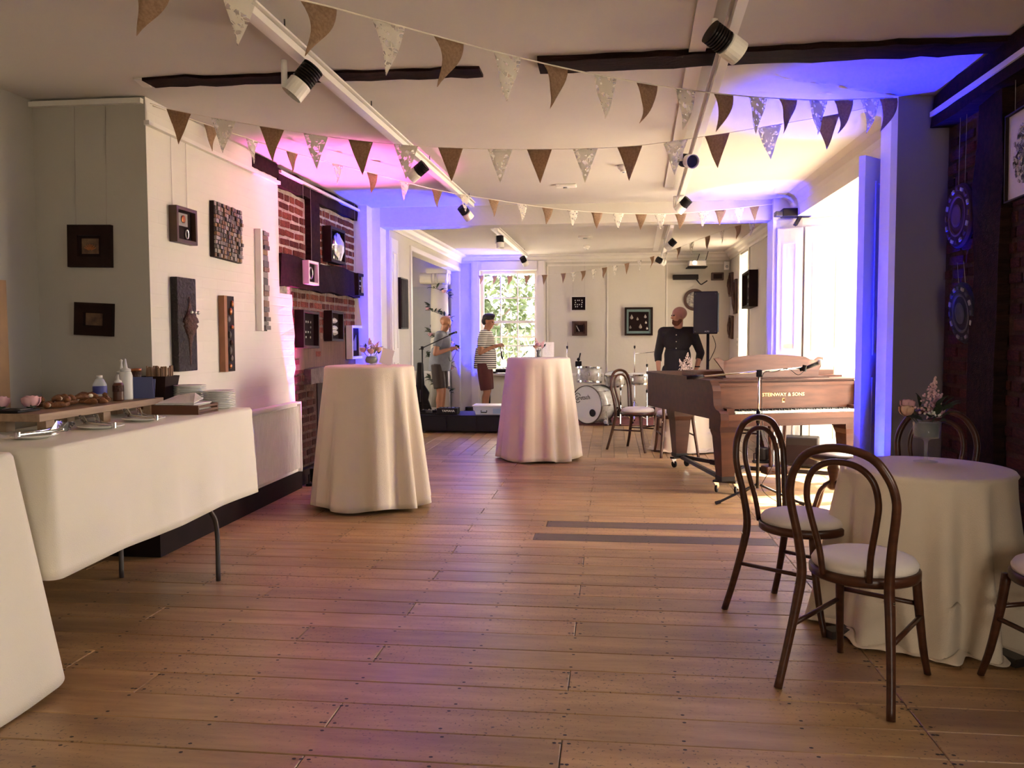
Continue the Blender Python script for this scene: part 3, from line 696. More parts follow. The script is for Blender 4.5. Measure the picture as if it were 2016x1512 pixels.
ol = rim_outline(0, 0.20)
MB().prism([(x, y, 0.655) for x, y in ol], (0, 0, 0.325)).build('rim', M_MAHOG, pn)
ol = rim_outline(0.018, 0.52)
MB().prism([(x, y, 0.982) for x, y in ol], (0, 0, 0.024)).build('lid', M_MAHOG, pn)
MB().prism([(0.06, 0.60, 1.008), (1.46, 0.60, 1.008), (1.46, 0.66, 1.008), (1.44, 0.93, 1.008), (0.06, 0.93, 1.008)], (0, 0, 0.045)).build('folded_lid_front', M_MAHOG2, pn)
MB().bx(0.12, 0.60, 0.95, 1.35, 1.008, 1.075).build('folded_lid_support', M_MAHOG2, pn) if False else None
for sx in (0, 1):   # cheeks with the scrolled profile
    x0, x1 = (0, 0.075) if not sx else (1.405, 1.48)
    pr = [(0.215, 0.60), (0.0, 0.60), (-0.012, 0.66), (0.0, 0.715), (0.03, 0.735), (0.085, 0.745), (0.125, 0.775), (0.14, 0.83), (0.145, 0.90), (0.165, 0.945), (0.20, 0.98), (0.215, 0.98)]
    MB().prism([(x0, y, z) for y, z in pr], (x1-x0, 0, 0)).build('cheek', M_MAHOG, pn)
    MB().bx(x0+.075 if not sx else x0-.07, x1+.07 if not sx else x1-.075, 0.03, 0.19, 0.70, 0.755).build('key_block', M_MAHOG, pn)
MB().bx(0.075, 1.405, -0.005, 0.22, 0.60, 0.655).build('keybed', M_MAHOG, pn)
MB().bx(0.075, 1.405, 0.0, 0.025, 0.655, 0.705).build('key_slip', M_MAHOG2, pn)
fb = MB().prism([(0.075, 0.19, 0.735), (0.075, 0.215, 0.735), (0.075, 0.235, 0.94), (0.075, 0.20, 0.935)], (1.33, 0, 0)).build('fallboard', M_MAHOG2, pn)
MB().bx(0.075, 1.405, 0.185, 0.24, 0.935, 0.962).build('fallboard_rail', M_MAHOG2, pn)
MB().bx(0.0, 1.48, 0.20, 0.55, 0.965, 0.99).build('front_shelf', M_MAHOG, pn)
tm = text_mesh('STEINWAY & SONS', 0.042, 0.0006, M_GOLD)
put('maker_lettering', tm, fb, (0.70, 0.192, 0.855), (PI/2 - 0.05, 0, 0), (1.15, 1, 1))
lm = MB()   # lyre-like emblem under the lettering
lm.tube([(0.70 + 0.014*math.cos(a), 0.1905, 0.808 + 0.016*math.sin(a)) for a in [2*PI*i/16 for i in range(16)]], 0.0022, 5, closed=True)
for dx in (-.006, 0, .006): lm.cyl((0.70+dx, .1905, .796), (0.70+dx, .1905, .82), .0012, n=5)
lm.box((0.70, .1905, .788), (.026, .002, .004))
lm.build('maker_emblem', M_GOLD, fb)
key_m = MB().rbox((0, 0, 0), (0.0222, 0.148, 0.018), 0.002).mesh('white_key', M_IVORY)
blk_m = MB().prism([(-.005, -.048, 0), (.005, -.048, 0), (.005, .048, 0), (-.005, .048, 0)], (0, 0, .012)).mesh('black_key', M_EBONY)
nk = 52; kx0 = 0.155; kw = (1.33-0.16)/nk
kb = MB().bx(kx0-.004, 1.405-.076, 0.03, 0.2, 0.656, 0.69).build('keyboard', M_MAHOG, pn)
for i in range(nk):
    put('white_key', key_m, kb, (kx0+kw*(i+.5), 0.108, 0.715), (0, 0, 0), (kw/0.0232, 1, 1))
    if (i+5) % 7 not in (2, 6) and i < nk-1:
        put('black_key', blk_m, kb, (kx0+kw*(i+1), 0.136, 0.724))
# music desk with scalloped top
pr = []
for i in range(25):
    u = i/24; x = 0.17 + 1.10*u; c = math.sin(PI*u)
    z = 1.155 + 0.05*c + (0.018 if u < .06 or u > .94 else 0) - (0.018 if .06 <= u < .13 or .87 < u <= .94 else 0)
    pr.append((x, 0.44 + (z-1.0)*.22, z))
pr = [(0.26, 0.415, 0.995), (0.24, 0.43, 1.06), (0.20, 0.445, 1.12)] + pr + [(1.24, 0.445, 1.12), (1.20, 0.43, 1.06), (1.18, 0.415, 0.995)]
MB().prism(pr, (0, 0.018, 0)).build('music_desk', M_MAHOG2, pn)
MB().bx(0.20, 1.26, 0.36, 0.50, 0.988, 1.0).build('desk_tray', M_MAHOG, pn)
MB().prism([(-0.01, 0.56, 1.032), (0.40, 0.56, 1.032), (0.36, 0.93, 1.032), (-.01, 0.93, 1.032)], (0, 0, 0.03)).build('lid_hinge_leaf', M_MAHOG, pn) if False else None
def pleg(x, y):
    l = MB().lathe([(0, 0)], n=3) if False else None
    mb = MB(); s = [(0.058, 0.155), (0.062, 0.20), (0.085, 0.50), (0.098, 0.545), (0.098, 0.56)]
    V = []; 
    for h, z in s: V += [(x-h, y-h, z), (x+h, y-h, z), (x+h, y+h, z), (x-h, y+h, z)]
    Fc = [(4*i+k, 4*i+(k+1) % 4, 4*i+4+(k+1) % 4, 4*i+4+k) for i in range(len(s)-1) for k in range(4)] + [(3, 2, 1, 0), tuple(4*(len(s)-1)+k for k in range(4))]
    mb.add(V, Fc); l = mb.build('leg', M_MAHOG, pn)
    # bracketed block that spreads to the keybed
    MB().prism([(x-.105, y-.105, .656), (x-.105, y-.105, .56), (x+.105, y-.105, .56), (x+.135, y-.105, .60), (x+.19, y-.105, .63), (x+.26, y-.105, .645), (x+.26, y-.105, .656)], (0, .21, 0)).build('leg_bracket', M_MAHOG, pn)
    MB().box((x, y, .135), (.125, .125, .04)).build('leg_shoe', M_BLACK, pn)
for x, y in ((0.13, 0.16), (1.34, 0.16), (0.34, 1.62)): pleg(x, y)
M_DOLLY = mat('dolly_steel', (0.03, 0.025, 0.024), 0.45, 0.6)
dl = MB().lathe([(.05, .10), (.06, .105), (.06, .135), (.05, .14)], (0.62, 0.72, 0), 16).build('dolly_hub', M_DOLLY, pn)
for x, y in ((0.13, 0.16), (1.34, 0.16), (0.34, 1.62)):
    a = math.atan2(y-.72, x-.62); L_ = math.dist((x, y), (.62, .72))
    MB().box(((x+.62)/2, (y+.72)/2, .12), (L_, .036, .036), (0, 0, a)).build('dolly_arm', M_DOLLY, pn)
    MB().box((.62+(x-.62)*.45, .72+(y-.72)*.45, .12), (.07, .05, .05), (0, 0, a)).build('dolly_clamp', M_DOLLY, pn)
    MB().box((x, y, .105), (.20, .06, .018), (0, 0, a+PI/2)).build('dolly_plate', M_DOLLY, pn)
    for s in (-1, 1):
        cx, cy = x + s*.085*math.cos(a+PI/2), y + s*.085*math.sin(a+PI/2)
        w = MB().lathe([(.0, -.011), (.030, -.011), (.038, -.006), (.038, .006), (.030, .011), (0, .011)], (cx+.012, cy, .040), 16, rot=Euler((PI/2, 0, a)).to_matrix()).build('caster_wheel', M_BLACK, pn)
        MB().prism([(cx-.022, cy-.018, .096), (cx+.022, cy-.018, .096), (cx+.03, cy-.018, .05), (cx+.012, cy-.018, .035)], (0, .036, 0)).build('caster_fork', M_CHROME, pn)
for x, y in ((0.34, 1.62),):
    MB().box(((0.13+x)/2, (0.16+y)/2, .12), (math.dist((0.13, 0.16), (x, y))-.2, .034, .034), (0, 0, math.atan2(y-.16, x-.13))).build('dolly_side_bar', M_DOLLY, pn)
# pedal lyre
ly = MB(); ly.cyl((0.68, .36, .17), (0.66, .36, .66), .017, n=8)
ly.build('lyre_post', M_MAHOG, pn); MB().cyl((0.80, .36, .17), (0.82, .36, .66), .017, n=8).build('lyre_post', M_MAHOG, pn)
for dx in (-.03, 0, .03): MB().cyl((0.74+dx, .36, .2), (0.74+dx, .36, .65), .004, n=6).build('pedal_rod', M_CHROME, pn)
MB().rbox((0.74, .36, .155), (.26, .12, .075), .012).build('pedal_box', M_MAHOG, pn)
for dx in (-.06, 0, .06): MB().rbox((0.74+dx, .27, .15), (.032, .11, .010), .003).build('pedal', M_GOLD, pn)
MB().bx(0.62, 0.86, .30, .44, .63, .657).build('lyre_plate', M_STEEL, pn)

# piano stool
st = thing('piano_stool', 'round dark piano stool under the keyboard', 'stool', (1.70, 6.60, 0))
MB().lathe([(0, .50), (.15, .50), (.185, .49), (.195, .465), (.185, .44), (.15, .43), (0, .43)], n=28).build('seat', mat('dark_leather', (.02, .009, .008), .4), st, smooth=True)
MB().lathe([(.03, .20), (.05, .22), (.032, .28), (.05, .36), (.035, .40), (.06, .43)], n=16).build('column', M_DKWOOD, st, smooth=True)
for k in range(4):
    a = PI/2*k+.4; MB().tube(curve_pts([(.03*math.cos(a), .03*math.sin(a), .26), (.12*math.cos(a), .12*math.sin(a), .20), (.18*math.cos(a), .18*math.sin(a), .05), (.23*math.cos(a), .23*math.sin(a), .012)], 4), .017, 8).build('leg', M_DKWOOD, st, smooth=True)
# microphone on a boom stand
ms = thing('microphone_stand', 'black boom microphone stand in front of the piano', 'stand', (1.21, 7.05, 0))
MB().cyl((0, 0, .12), (0, 0, .72), .013).build('pole', M_BLACK, ms, smooth=True)
MB().cyl((0, 0, .72), (0, 0, 1.06), .008).build('pole_upper', M_CHROME, ms, smooth=True)
MB().cyl((0, 0, .66), (0, 0, .76), .018).build('clutch', M_BLACK, ms, smooth=True)
for a in (PI+.32, -.25, PI/2+.2): MB().cyl((.02*math.cos(a), .02*math.sin(a), .15), (.36*math.cos(a), .36*math.sin(a), .012), .0105, n=8).build('leg', M_BLACK, ms)
for a in (PI+.32, -.25, PI/2+.2): MB().cyl((.33*math.cos(a), .33*math.sin(a), .022), (.37*math.cos(a), .37*math.sin(a), .013), .015, n=8).build('foot', M_BLACK, ms)
MB().rbox((0, -.012, 1.07), (.045, .04, .06), .008).build('boom_clamp', M_BLACK, ms)
MB().cyl((-.565, -.02, 1.035), (.36, -.02, 1.118), .0075).build('boom', M_CHROME, ms, smooth=True)
MB().cyl((-.585, -.02, 1.033), (-.45, -.02, 1.045), .016).build('counterweight', M_BLACK, ms, smooth=True)
MB().tube(curve_pts([(.36, -.03, 1.10), (.30, -.05, 1.06), (.22, -.03, 1.11), (.12, -.03, 1.085), (.03, -.03, 1.07), (.02, -.02, .9), (.04, -.02, .6), (.12, -.03, .35), (.03, -.02, .13), (.18, -.05, .01), (.34, .05, .008), (.2, .15, .008)], 5), .003, 5).build('cable', M_BLACK, ms, smooth=True)
mc = thing('microphone', 'handheld vocal microphone clipped to the boom over the keyboard', 'microphone', (1.57, 7.03, 1.118))
MB().cyl((-.04, 0, -.022), (.10, 0, .035), .011, .017, n=12).build('body', M_BLACK, mc, smooth=True)
MB().ball((.118, 0, .043), .026, 14).build('grille', mat('mic_mesh', (.45, .44, .42), .4, .8, bump=.8, bscale=300), mc, smooth=True)
MB().cyl((-.01, 0, -.03), (.0, 0, .02), .019, n=10).build('clip', M_BLACK, mc)
# ------------------------------------------------------------------ LED uplighters
def uplighter(label, loc, aim, color, energy, spread=70):
    t = thing('uplighter', label, 'lamp', loc)
    MB().lathe([(0.0, .03), (.055, .03), (.07, .045), (.07, .155), (.062, .165), (.055, .16)], n=20).build('housing', M_BLACK, t, smooth=False)
    MB().lathe([(0, .150), (.055, .150), (.055, .156), (0, .158)], n=20).build('lens', mat('led_lens_%s' % label[:4], color, .3, emit=color, estr=6.0), t)
    MB().tube([(-.085, 0, .02), (-.085, 0, .10), (-.07, 0, .10)], .006, 6).build('yoke', M_BLACK, t); MB().tube([(.085, 0, .02), (.085, 0, .10), (.07, 0, .10)], .006, 6).build('yoke', M_BLACK, t)
    MB().bx(-.095, .095, -.05, .05, 0, .02).build('stand_plate', M_BLACK, t)
    l = lamp('uplighter_beam', 'SPOT', (loc[0], loc[1], .172), energy, color, aim=aim, spot_size=math.radians(spread), spot_blend=0.75, shadow_soft_size=0.05)
    return t
uplighter('pink LED uplighter on the floor between radiator and brick wall', (-2.70, 7.47, 0), (-2.42, 7.14, 2.86), PINK, 680, 48)
uplighter('blue LED uplighter at the left pilaster of the room opening', (-2.64, 9.17, 0), (-2.40, 9.22, 2.86), BLUE, 1150, 42)
uplighter('blue LED uplighter beside the right pier of the room opening', (1.64, 9.30, 0), (1.72, 9.30, 2.86), BLUE, 800, 42)
uplighter('blue LED uplighter beside the open near shutter', (1.60, 5.66, 0), (1.68, 5.60, 2.86), BLUE, 750, 48)
uplighter('blue LED uplighter in the far corner by the sash window', (-2.42, 14.25, 0), (-2.42, 14.25, 2.78), BLUE, 1000, 44)

# ------------------------------------------------------------------ bunting
M_BURLAP = mat('burlap', (0.50, 0.35, 0.23), 0.95, color2=(0.38, 0.25, 0.16), scale=90, bump=0.4, bscale=220, spec=0.05)
M_CORD = mat('cotton_tape', (0.72, 0.66, 0.56), 0.9)
def translucent(m, fac, alpha=None):
    """thin cloth: part of the light passes through"""
    nt = m.node_tree; N = nt.nodes; L = nt.links; b = N['Principled BSDF']; t = N.new('ShaderNodeBsdfTranslucent'); x = N.new('ShaderNodeMixShader'); x.inputs[0].default_value = fac
    c = b.inputs['Base Color']
    if c.links: L.new(c.links[0].from_socket, t.inputs[0])
    else: t.inputs[0].default_value = c.default_value
    L.new(b.outputs[0], x.inputs[1]); L.new(t.outputs[0], x.inputs[2]); out = x.outputs[0]
    if alpha is not None:
        tr = N.new('ShaderNodeBsdfTransparent'); y = N.new('ShaderNodeMixShader'); L.new(alpha, y.inputs[0]); L.new(tr.outputs[0], y.inputs[1]); L.new(out, y.inputs[2]); out = y.outputs[0]
    L.new(out, N['Material Output'].inputs[0])
def lace_material():
    m = mat('white_lace', (0.78, 0.74, 0.66), 0.9, spec=0.1); nt = m.node_tree; N = nt.nodes; L = nt.links; b = N['Principled BSDF']
    tc = N.new('ShaderNodeTexCoord')
    v = N.new('ShaderNodeTexVoronoi'); v.inputs['Scale'].default_value = 34; v.feature = 'DISTANCE_TO_EDGE'; L.new(tc.outputs['Object'], v.inputs['Vector'])
    n = N.new('ShaderNodeTexNoise'); n.inputs['Scale'].default_value = 30; n.inputs['Detail'].default_value = 2; L.new(tc.outputs['Object'], n.inputs['Vector'])
    r1 = N.new('ShaderNodeMath'); r1.operation = 'LESS_THAN'; r1.inputs[1].default_value = 0.055; L.new(v.outputs['Distance'], r1.inputs[0])
    r2 = N.new('ShaderNodeMath'); r2.operation = 'GREATER_THAN'; r2.inputs[1].default_value = 0.47; L.new(n.outputs[0], r2.inputs[0])
    mx = N.new('ShaderNodeMath'); mx.operation = 'MAXIMUM'; L.new(r1.outputs[0], mx.inputs[0]); L.new(r2.outputs[0], mx.inputs[1])
    sc = N.new('ShaderNodeMapRange'); sc.inputs[3].default_value = 0.28; sc.inputs[4].default_value = 0.95; L.new(mx.outputs[0], sc.inputs[0]); translucent(m, .45, sc.outputs[0])
    return m
M_LACE = lace_material(); translucent(M_BURLAP, .5)
def flag(parent, p, direc, w, h, m, seed, curl=0.0):
    r = random.Random(seed); d = Vector(direc).normalized(); dh = Vector((d.x, d.y, 0)).normalized(); nrm = Vector((-dh.y, dh.x, 0))
    nu, nv = 4, 9; V = []; Fc = []; tw = r.uniform(-.25, .25); sway = r.uniform(-.1, .1)
    for j in range(nv+1):
        v = j/nv; ww = w*(1-v)+.002
        for i in range(nu+1):
            u = i/nu-.5
            x = u*ww + curl*w*(math.sin(v*PI*1.6)*.16 - .30*v*v) + sway*w*v*.5
            out = (.10*w*math.sin(v*5+seed)*v + tw*u*ww*v*2 + abs(curl)*w*.20*math.sin(v*6.0)*v)
            q = dh*x + nrm*out + Vector((0, 0, -h*v)) + Vector((0, 0, d.z/max(.1, math.hypot(d.x, d.y)))) * (u*ww*(1-v))
            V.append(q)
    for j in range(nv):
        for i in range(nu):
            a = j*(nu+1)+i; Fc.append((a, a+1, a+nu+2, a+nu+1))
    o = MB().add(V, Fc).build('flag', m, parent, smooth=True); o.location = p
    s = o.modifiers.new('thickness', 'SOLIDIFY'); s.thickness = 0.0012
    return o
def bunting(label, ctrl, xs, w, h, first, seed, curl, th=0.006, skip=()):
    P = curve_pts(ctrl, 12); root = thing('bunting', label, 'bunting', (0, 0, 0), 0, 'burlap and lace bunting strings')
    MB().tube(P, th/2, 6, flat=1.0).build('cord', M_CORD, root, smooth=True)
    for i, x in enumerate(xs):
        for a, b in zip(P[:-1], P[1:]):
            if a.x <= x <= b.x or b is P[-1]:
                t = min(1, max(0, (x-a.x)/(b.x-a.x) if b.x != a.x else 0)); p = a+(b-a)*t; break
        bur = (i % 2 == 0) == (first == 'b') if isinstance(first, str) and len(first) == 1 else first[i] == 'b'
        flag(root, p - Vector((0, 0, th*.4)), (b-a), w, h, M_BURLAP if bur else M_LACE, seed*50+i, curl if bur else curl*.25)
    return root
A = [(-1.562, 2.750, 2.594), (-1.352, 3.000, 2.650), (-1.136, 3.200, 2.665), (-0.899, 3.400, 2.652), (-0.459, 3.800, 2.637), (-0.033, 4.200, 2.648), (0.536, 4.700, 2.688), (1.180, 5.200, 2.764), (1.735, 5.520, 2.846)]
B = [(-2.845, 5.000, 2.833), (-2.669, 5.020, 2.783), (-2.094, 5.080, 2.677), (-1.539, 5.120, 2.591), (-0.989, 5.160, 2.541), (-0.438, 5.220, 2.529), (0.115, 5.280, 2.544), (0.642, 5.340, 2.613), (0.967, 5.380, 2.665), (1.359, 5.450, 2.737), (1.74, 5.53, 2.818)]
C_ = [(-2.845, 5.030, 2.826), (-2.648, 5.400, 2.785), (-2.399, 6.200, 2.776), (-2.007, 7.000, 2.762), (-1.597, 7.700, 2.732), (-1.136, 8.200, 2.713), (-0.639, 8.600, 2.684), (-0.144, 8.850, 2.664), (0.316, 9.000, 2.661), (0.734, 9.100, 2.672), (1.272, 9.200, 2.724), (1.745, 9.420, 2.798)]
D = [(-2.30, 14.46, 2.435), (-1.704, 14.200, 2.404), (-1.093, 14.000, 2.400), (-0.436, 13.500, 2.420), (0.241, 12.800, 2.472), (0.755, 12.000, 2.546), (1.238, 11.100, 2.658), (1.532, 10.500, 2.711), (1.995, 9.80, 2.742)]
FA = [-1.557, -1.352, -1.124, -0.899, -0.687, -0.463, -0.257, -0.028, 0.182, 0.389, 0.61, 0.819, 1.017, 1.219, 1.391, 1.572, 1.70]
FB = [-2.669, -2.394, -2.094, -1.819, -1.539, -1.257, -0.983, -0.679, -0.438, -0.157, 0.115, 0.393, 0.648, 0.967, 1.327]
FC = [-2.648, -2.532, -2.399, -2.192, -2.007, -1.817, -1.597, -1.378, -1.136, -0.879, -0.639, -0.387, -0.144, 0.076, 0.316, 0.518, 0.734, 0.975, 1.153, 1.353, 1.527]
FD = [-2.224, -1.981, -1.704, -1.401, -1.093, -0.767, -0.596, -0.436, -0.264, -0.096, 0.067, 0.241, 0.42, 0.591, 0.755, 0.919, 1.068, 1.238, 1.384, 1.532, 1.661]
bunting('nearest bunting string crossing the ceiling from top left to the blue pier', A, FA, 0.145, 0.205, 'b', 1, 0.8, 0.007)
bunting('bunting string hanging across the room from the left wall corner', B, FB, 0.150, 0.205, 'b', 2, 0.0, 0.003)
bunting('bunting string running back from the left wall corner to the lintel', C_, FC, 0.125, 0.165, 'b', 3, 0.15, 0.007)
bunting('farthest bunting string from the sash window to the back room wall', D, FD, 0.115, 0.165, 'bbbbbblblblblblblblbl', 4, 0.3, 0.004)

# ------------------------------------------------------------------ ceiling tracks, spotlights, detectors
M_WHITE = mat('white_enamel', (0.80, 0.77, 0.71), 0.4)
def track(label, x0, y0, x1, y1, z, drops, ceilz):
    t = thing('lighting_track', label, 'track', (0, 0, 0)); L_ = math.dist((x0, y0), (x1, y1)); a = math.atan2(y1-y0, x1-x0)
    MB().box(((x0+x1)/2, (y0+y1)/2, z), (L_, .042, .036), (0, 0, a)).build('rail', M_WHITE, t)
    MB().box(((x0+x1)/2 - .0*math.sin(a), (y0+y1)/2, z+.030), (L_, .075, .010), (0, 0, a)).build('rail_cover', M_WHITE, t)
    MB().box(((x0+x1)/2 - .11, (y0+y1)/2 + (y1-y0)*.06, ceilz-.008), (L_*.8, .085, .016), (0, 0, a)).build('cable_tray', M_WHITE, t)
    for q in drops:
        x, y = x0+(x1-x0)*q, y0+(y1-y0)*q; MB().cyl((x, y, z+.03), (x, y, ceilz), .004, n=6).build('hanger_rod', M_STEEL, t)
    return t
track('white lighting track on the left of the front ceiling', -1.53, 2.6, -1.455, 8.85, 2.76, (.2, .42, .68, .97), 2.86)
track('white lighting track on the right of the front ceiling', 0.50, 2.6, 0.70, 8.75, 2.76, (.2, .45, .7, .97), 2.86)
track('white lighting track on the left of the back room ceiling', -1.40, 10.3, -1.37, 13.8, 2.69, (.1, .9), 2.78)
track('white lighting track on the right of the back room ceiling', 0.73, 10.3, 0.85, 14.1, 2.69, (.1, .9), 2.78)
def spot(label, x, y, z, aim, blackfirst=True, size=1.0):
    t = thing('spotlight', label, 'spotlight', (x, y, z), 0, 'spotlights on the ceiling tracks')
    R = Vector(aim).normalized().to_track_quat('Z', 'X').to_matrix(); s = size
    side = Vector((.058*s, 0, 0))
    MB().cyl((0, 0, -.01), (0, 0, -.115*s), .0135*s, n=10).build('stem', M_WHITE, t, smooth=True)
    c = Vector((0, 0, -.12*s)) + Vector((.062*s, 0, 0))
    fins = MB()
    for k in range(7):
        fins.lathe([(.018*s, -.105*s+.012*s*k), (.048*s, -.105*s+.012*s*k), (.048*s, -.099*s+.012*s*k), (.018*s, -.099*s+.012*s*k)], c, 18, rot=R, ring=True)
    fins.lathe([(.03*s, -.105*s), (.03*s, -.02*s)], c, 14, rot=R)
    stuff(fins.build('cooling_fins', M_BLACK, t))
    MB().lathe([(.046*s, -.02*s), (.050*s, -.015*s), (.050*s, .05*s), (.046*s, .05*s), (.044*s, .03*s), (0.0, .026*s)], c, 20, rot=R).build('head', M_WHITE, t, smooth=False)
    MB().lathe([(0.0, .028*s), (.043*s, .031*s), (.043*s, .034*s), (0, .036*s)], c, 18, rot=R).build('lens', mat('lamp_lens', (.05, .05, .055), .1), t)
    return t
spot('nearest spotlight on the left track, beside the dark beam', -1.60, 4.05, 2.75, (-.55, -.2, -.75), size=1.15)
spot('middle spotlight on the left track, above the brick wall', -1.56, 6.40, 2.75, (-.8, .1, -.6))
spot('far spotlight on the left track, at the lintel', -1.53, 8.60, 2.75, (.5, .5, -.7))
spot('nearest spotlight on the right track, in front of the dark beam', 0.45, 3.85, 2.78, (.75, .35, -.45), size=1.1)
spot('middle spotlight on the right track, its blue lens to the camera', 0.50, 6.2, 2.75, (.35, -.9, -.25))
spot('far spotlight on the right track, above the lintel', 0.62, 8.4, 2.75, (-.6, .3, -.65))
spot('near spotlight on the left back room track', -1.47, 10.75, 2.68, (.05, -.1, -1))
spot('far spotlight on the left back room track, left of the window corner', -1.43, 13.5, 2.68, (.4, .5, -.8))
spot('near spotlight on the right back room track', 0.70, 11.3, 2.68, (-.6, .2, -.6))
spot('far spotlight on the right back room track, left of the projector', 0.76, 13.7, 2.68, (.8, .3, -.4))
def detector(label, loc, kind):
    t = thing('ceiling_detector', label, 'detector', loc)
    if kind == 'box':
        MB().rbox((0, 0, -.014), (.20, .09, .026), .006).build('housing', M_WHITE, t); MB().lathe([(.03, -.027), (.028, -.04), (0, -.042)], n=14).build('sensor', M_GREY, t)
    else:
        MB().lathe([(.055, 0), (.055, -.02), (.042, -.035), (.03, -.04), (.028, -.055), (0, -.058)], n=18).build('housing', M_WHITE, t, smooth=False); MB().lathe([(.012, -.058), (.010, -.064), (0, -.065)], n=10).build('sensor', M_GREY, t)
detector('flat ceiling detector in the middle of the front room', (-.434, 8.3, 2.86), 'box')
detector('domed smoke detector on the front room ceiling', (.111, 7.45, 2.86), 'dome')
detector('flat ceiling detector in the back room', (-.355, 11.9, 2.78), 'box')
detector('domed smoke detector on the back room ceiling', (-.369, 13.15, 2.78), 'dome')

# ------------------------------------------------------------------ pictures and wall pieces
M_FDARK = mat('dark_frame', (0.018, 0.007, 0.005), 0.55, vary=0.3, scale=10, spec=0.15)
M_FWHITE = mat('pale_frame', (0.55, 0.52, 0.48), 0.5)
M_FBROWN = mat('brown_frame', (0.07, 0.028, 0.015), 0.45, vary=0.3, scale=10)
M_SILVER = mat('silver_leaf', (0.70, 0.68, 0.64), 0.28, 0.9, bump=0.5, bscale=30)
M_MAT = mat('black_mount', (0.014, 0.007, 0.007), 0.8, spec=0.1)
M_WIRE = mat('hanging_wire', (0.35, 0.30, 0.27), 0.5, 0.5)
def frame(name, label, loc, rz, w, h, d=0.05, fw=0.03, fm=None, inner=None, wires=None, tilt=0.0, cat='picture', recess=0.6, backm=None):
    """box frame, local -y looks into the room; origin at the middle of its back"""
    t = thing(name, label, cat, loc, rz); t.rotation_euler = (0, tilt, rz); fm = fm or M_FDARK
    mb = MB()
    for x0, x1, z0, z1 in ((-w/2, -w/2+fw, -h/2, h/2), (w/2-fw, w/2, -h/2, h/2), (-w/2+fw, w/2-fw, -h/2, -h/2+fw), (-w/2+fw, w/2-fw, h/2-fw, h/2)): mb.bx(x0, x1, -d, 0, z0, z1)
    mb.build('frame', fm, t)
    MB().bx(-w/2+fw*.8, w/2-fw*.8, -d*(1-recess), -.002, -h/2+fw*.8, h/2-fw*.8).build('backing', backm or M_MAT, t)
    yb = -d*(1-recess)
    if inner: inner(t, w-2*fw, h-2*fw, yb)
    if wires:
        for s in (-1, 1): MB().cyl((s*w*.36, -.004, h/2-.005), (s*w*.36, -.004, h/2+wires), .0016, n=5).build('hanging_wire', M_WIRE, t)
    return t
def blocks(parent, name, items, seed=0):
    for (x, z, w, h, y0, y1, m) in items: MB().bx(x-w/2, x+w/2, y1, y0, z-h/2, z+h/2).build(name, m, parent)
M_OCHRE = mat('ochre_print', (0.17, 0.10, 0.05), 0.7, color2=(0.06, 0.03, 0.018), scale=18)
M_PAPER = mat('grey_paper', (0.30, 0.27, 0.25), 0.8); M_COPPER = mat('copper_bit', (0.35, 0.13, 0.05), 0.35, 0.9)
def in_fan(t, w, h, y):
    p = MB().bx(-w*.36, w*.36, y-.004, y, -h*.36, h*.36).build('print', M_OCHRE, t)
    for k in range(7):
        a = PI*(.15+.7*k/6); MB().box((math.cos(a)*w*.16, y-.006, -h*.2+math.sin(a)*h*.16), (h*.26, .003, .006), (0, -a, 0)).build('fan_rib', M_COPPER, p)
def in_card(t, w, h, y):
    p = MB().bx(-w*.30, w*.22, y-.008, y, -h*.02, h*.42).build('card', M_PAPER, t)
    MB().lathe([(0, 0), (.022, 0), (.026, .006), (.018, .010), (0, .011)], (-w*.05, y-.008, h*.22), 16, rot=Euler((PI/2, 0, 0)).to_matrix()).build('watch_part', M_COPPER, p)
    MB().tube([(w*.18+.018*math.cos(a), y-.008, -h*.27+.03*math.sin(a)) for a in [2*PI*i/12 for i in range(12)]], .004, 5, closed=True).build('wire_loop', M_SILVER, t)
frame('picture_frame', 'dark framed fan print, upper of two on the grey wall panel', (-3.227, 4.948, 1.95), 0, .286, .262, .035, .065, M_FDARK, in_fan, .73, .02)
frame('picture_frame', 'small dark framed brown print, lower of two on the grey panel', (-3.217, 4.948, 1.495), 0, .255, .205, .03, .06, M_FDARK, lambda t, w, h, y: MB().bx(-w*.42, w*.42, y-.004, y, -h*.45, h*.45).build('print', M_OCHRE, t), None, .05)
frame('picture_frame', 'brown box frame with a card and watch part on the white wall', (-2.848, 5.33, 2.12), PI/2, .27, .235, .055, .022, M_FBROWN, in_card, .46)
t = thing('mosaic_panel', 'square panel covered in small grey and brown blocks', 'artwork', (-2.848, 5.98, 2.15), PI/2); t.rotation_euler = (0, .03, PI/2)
MB().bx(-.225, .225, -.03, 0, -.20, .20).build('board', M_FDARK, t)
r = random.Random(4); pal = [mat('tile_%d' % i, c, .45, m_) for i, (c, m_) in enumerate([((.20, .17, .15), .3), ((.09, .07, .06), 0), ((.33, .29, .25), .5), ((.16, .08, .04), 0), ((.05, .035, .03), 0), ((.26, .15, .07), .2)])]
mb = MB()
for i in range(14):
    for j in range(13):
        s = r.uniform(.8, 1.0); hgt = r.uniform(.006, .022)
        mb.box((-.208+.032*i, -.03-hgt/2, -.184+.0305*j), (.030*s, hgt, .028*s), None, r.randrange(6))
stuff(mb.build('mosaic_blocks', pal, t))
t = thing('wood_block_strip', 'tall narrow strip of brown blocks with a white edge', 'artwork', (-2.848, 6.59, 1.84), PI/2); t.rotation_euler = (0, .012, PI/2)
MB().bx(-.075, -.035, -.05, 0, -.41, .41).build('white_edge', M_WHITE, t); MB().bx(-.035, .075, -.03, 0, -.41, .41).build('board', M_FDARK, t)
r = random.Random(8); z = -.40
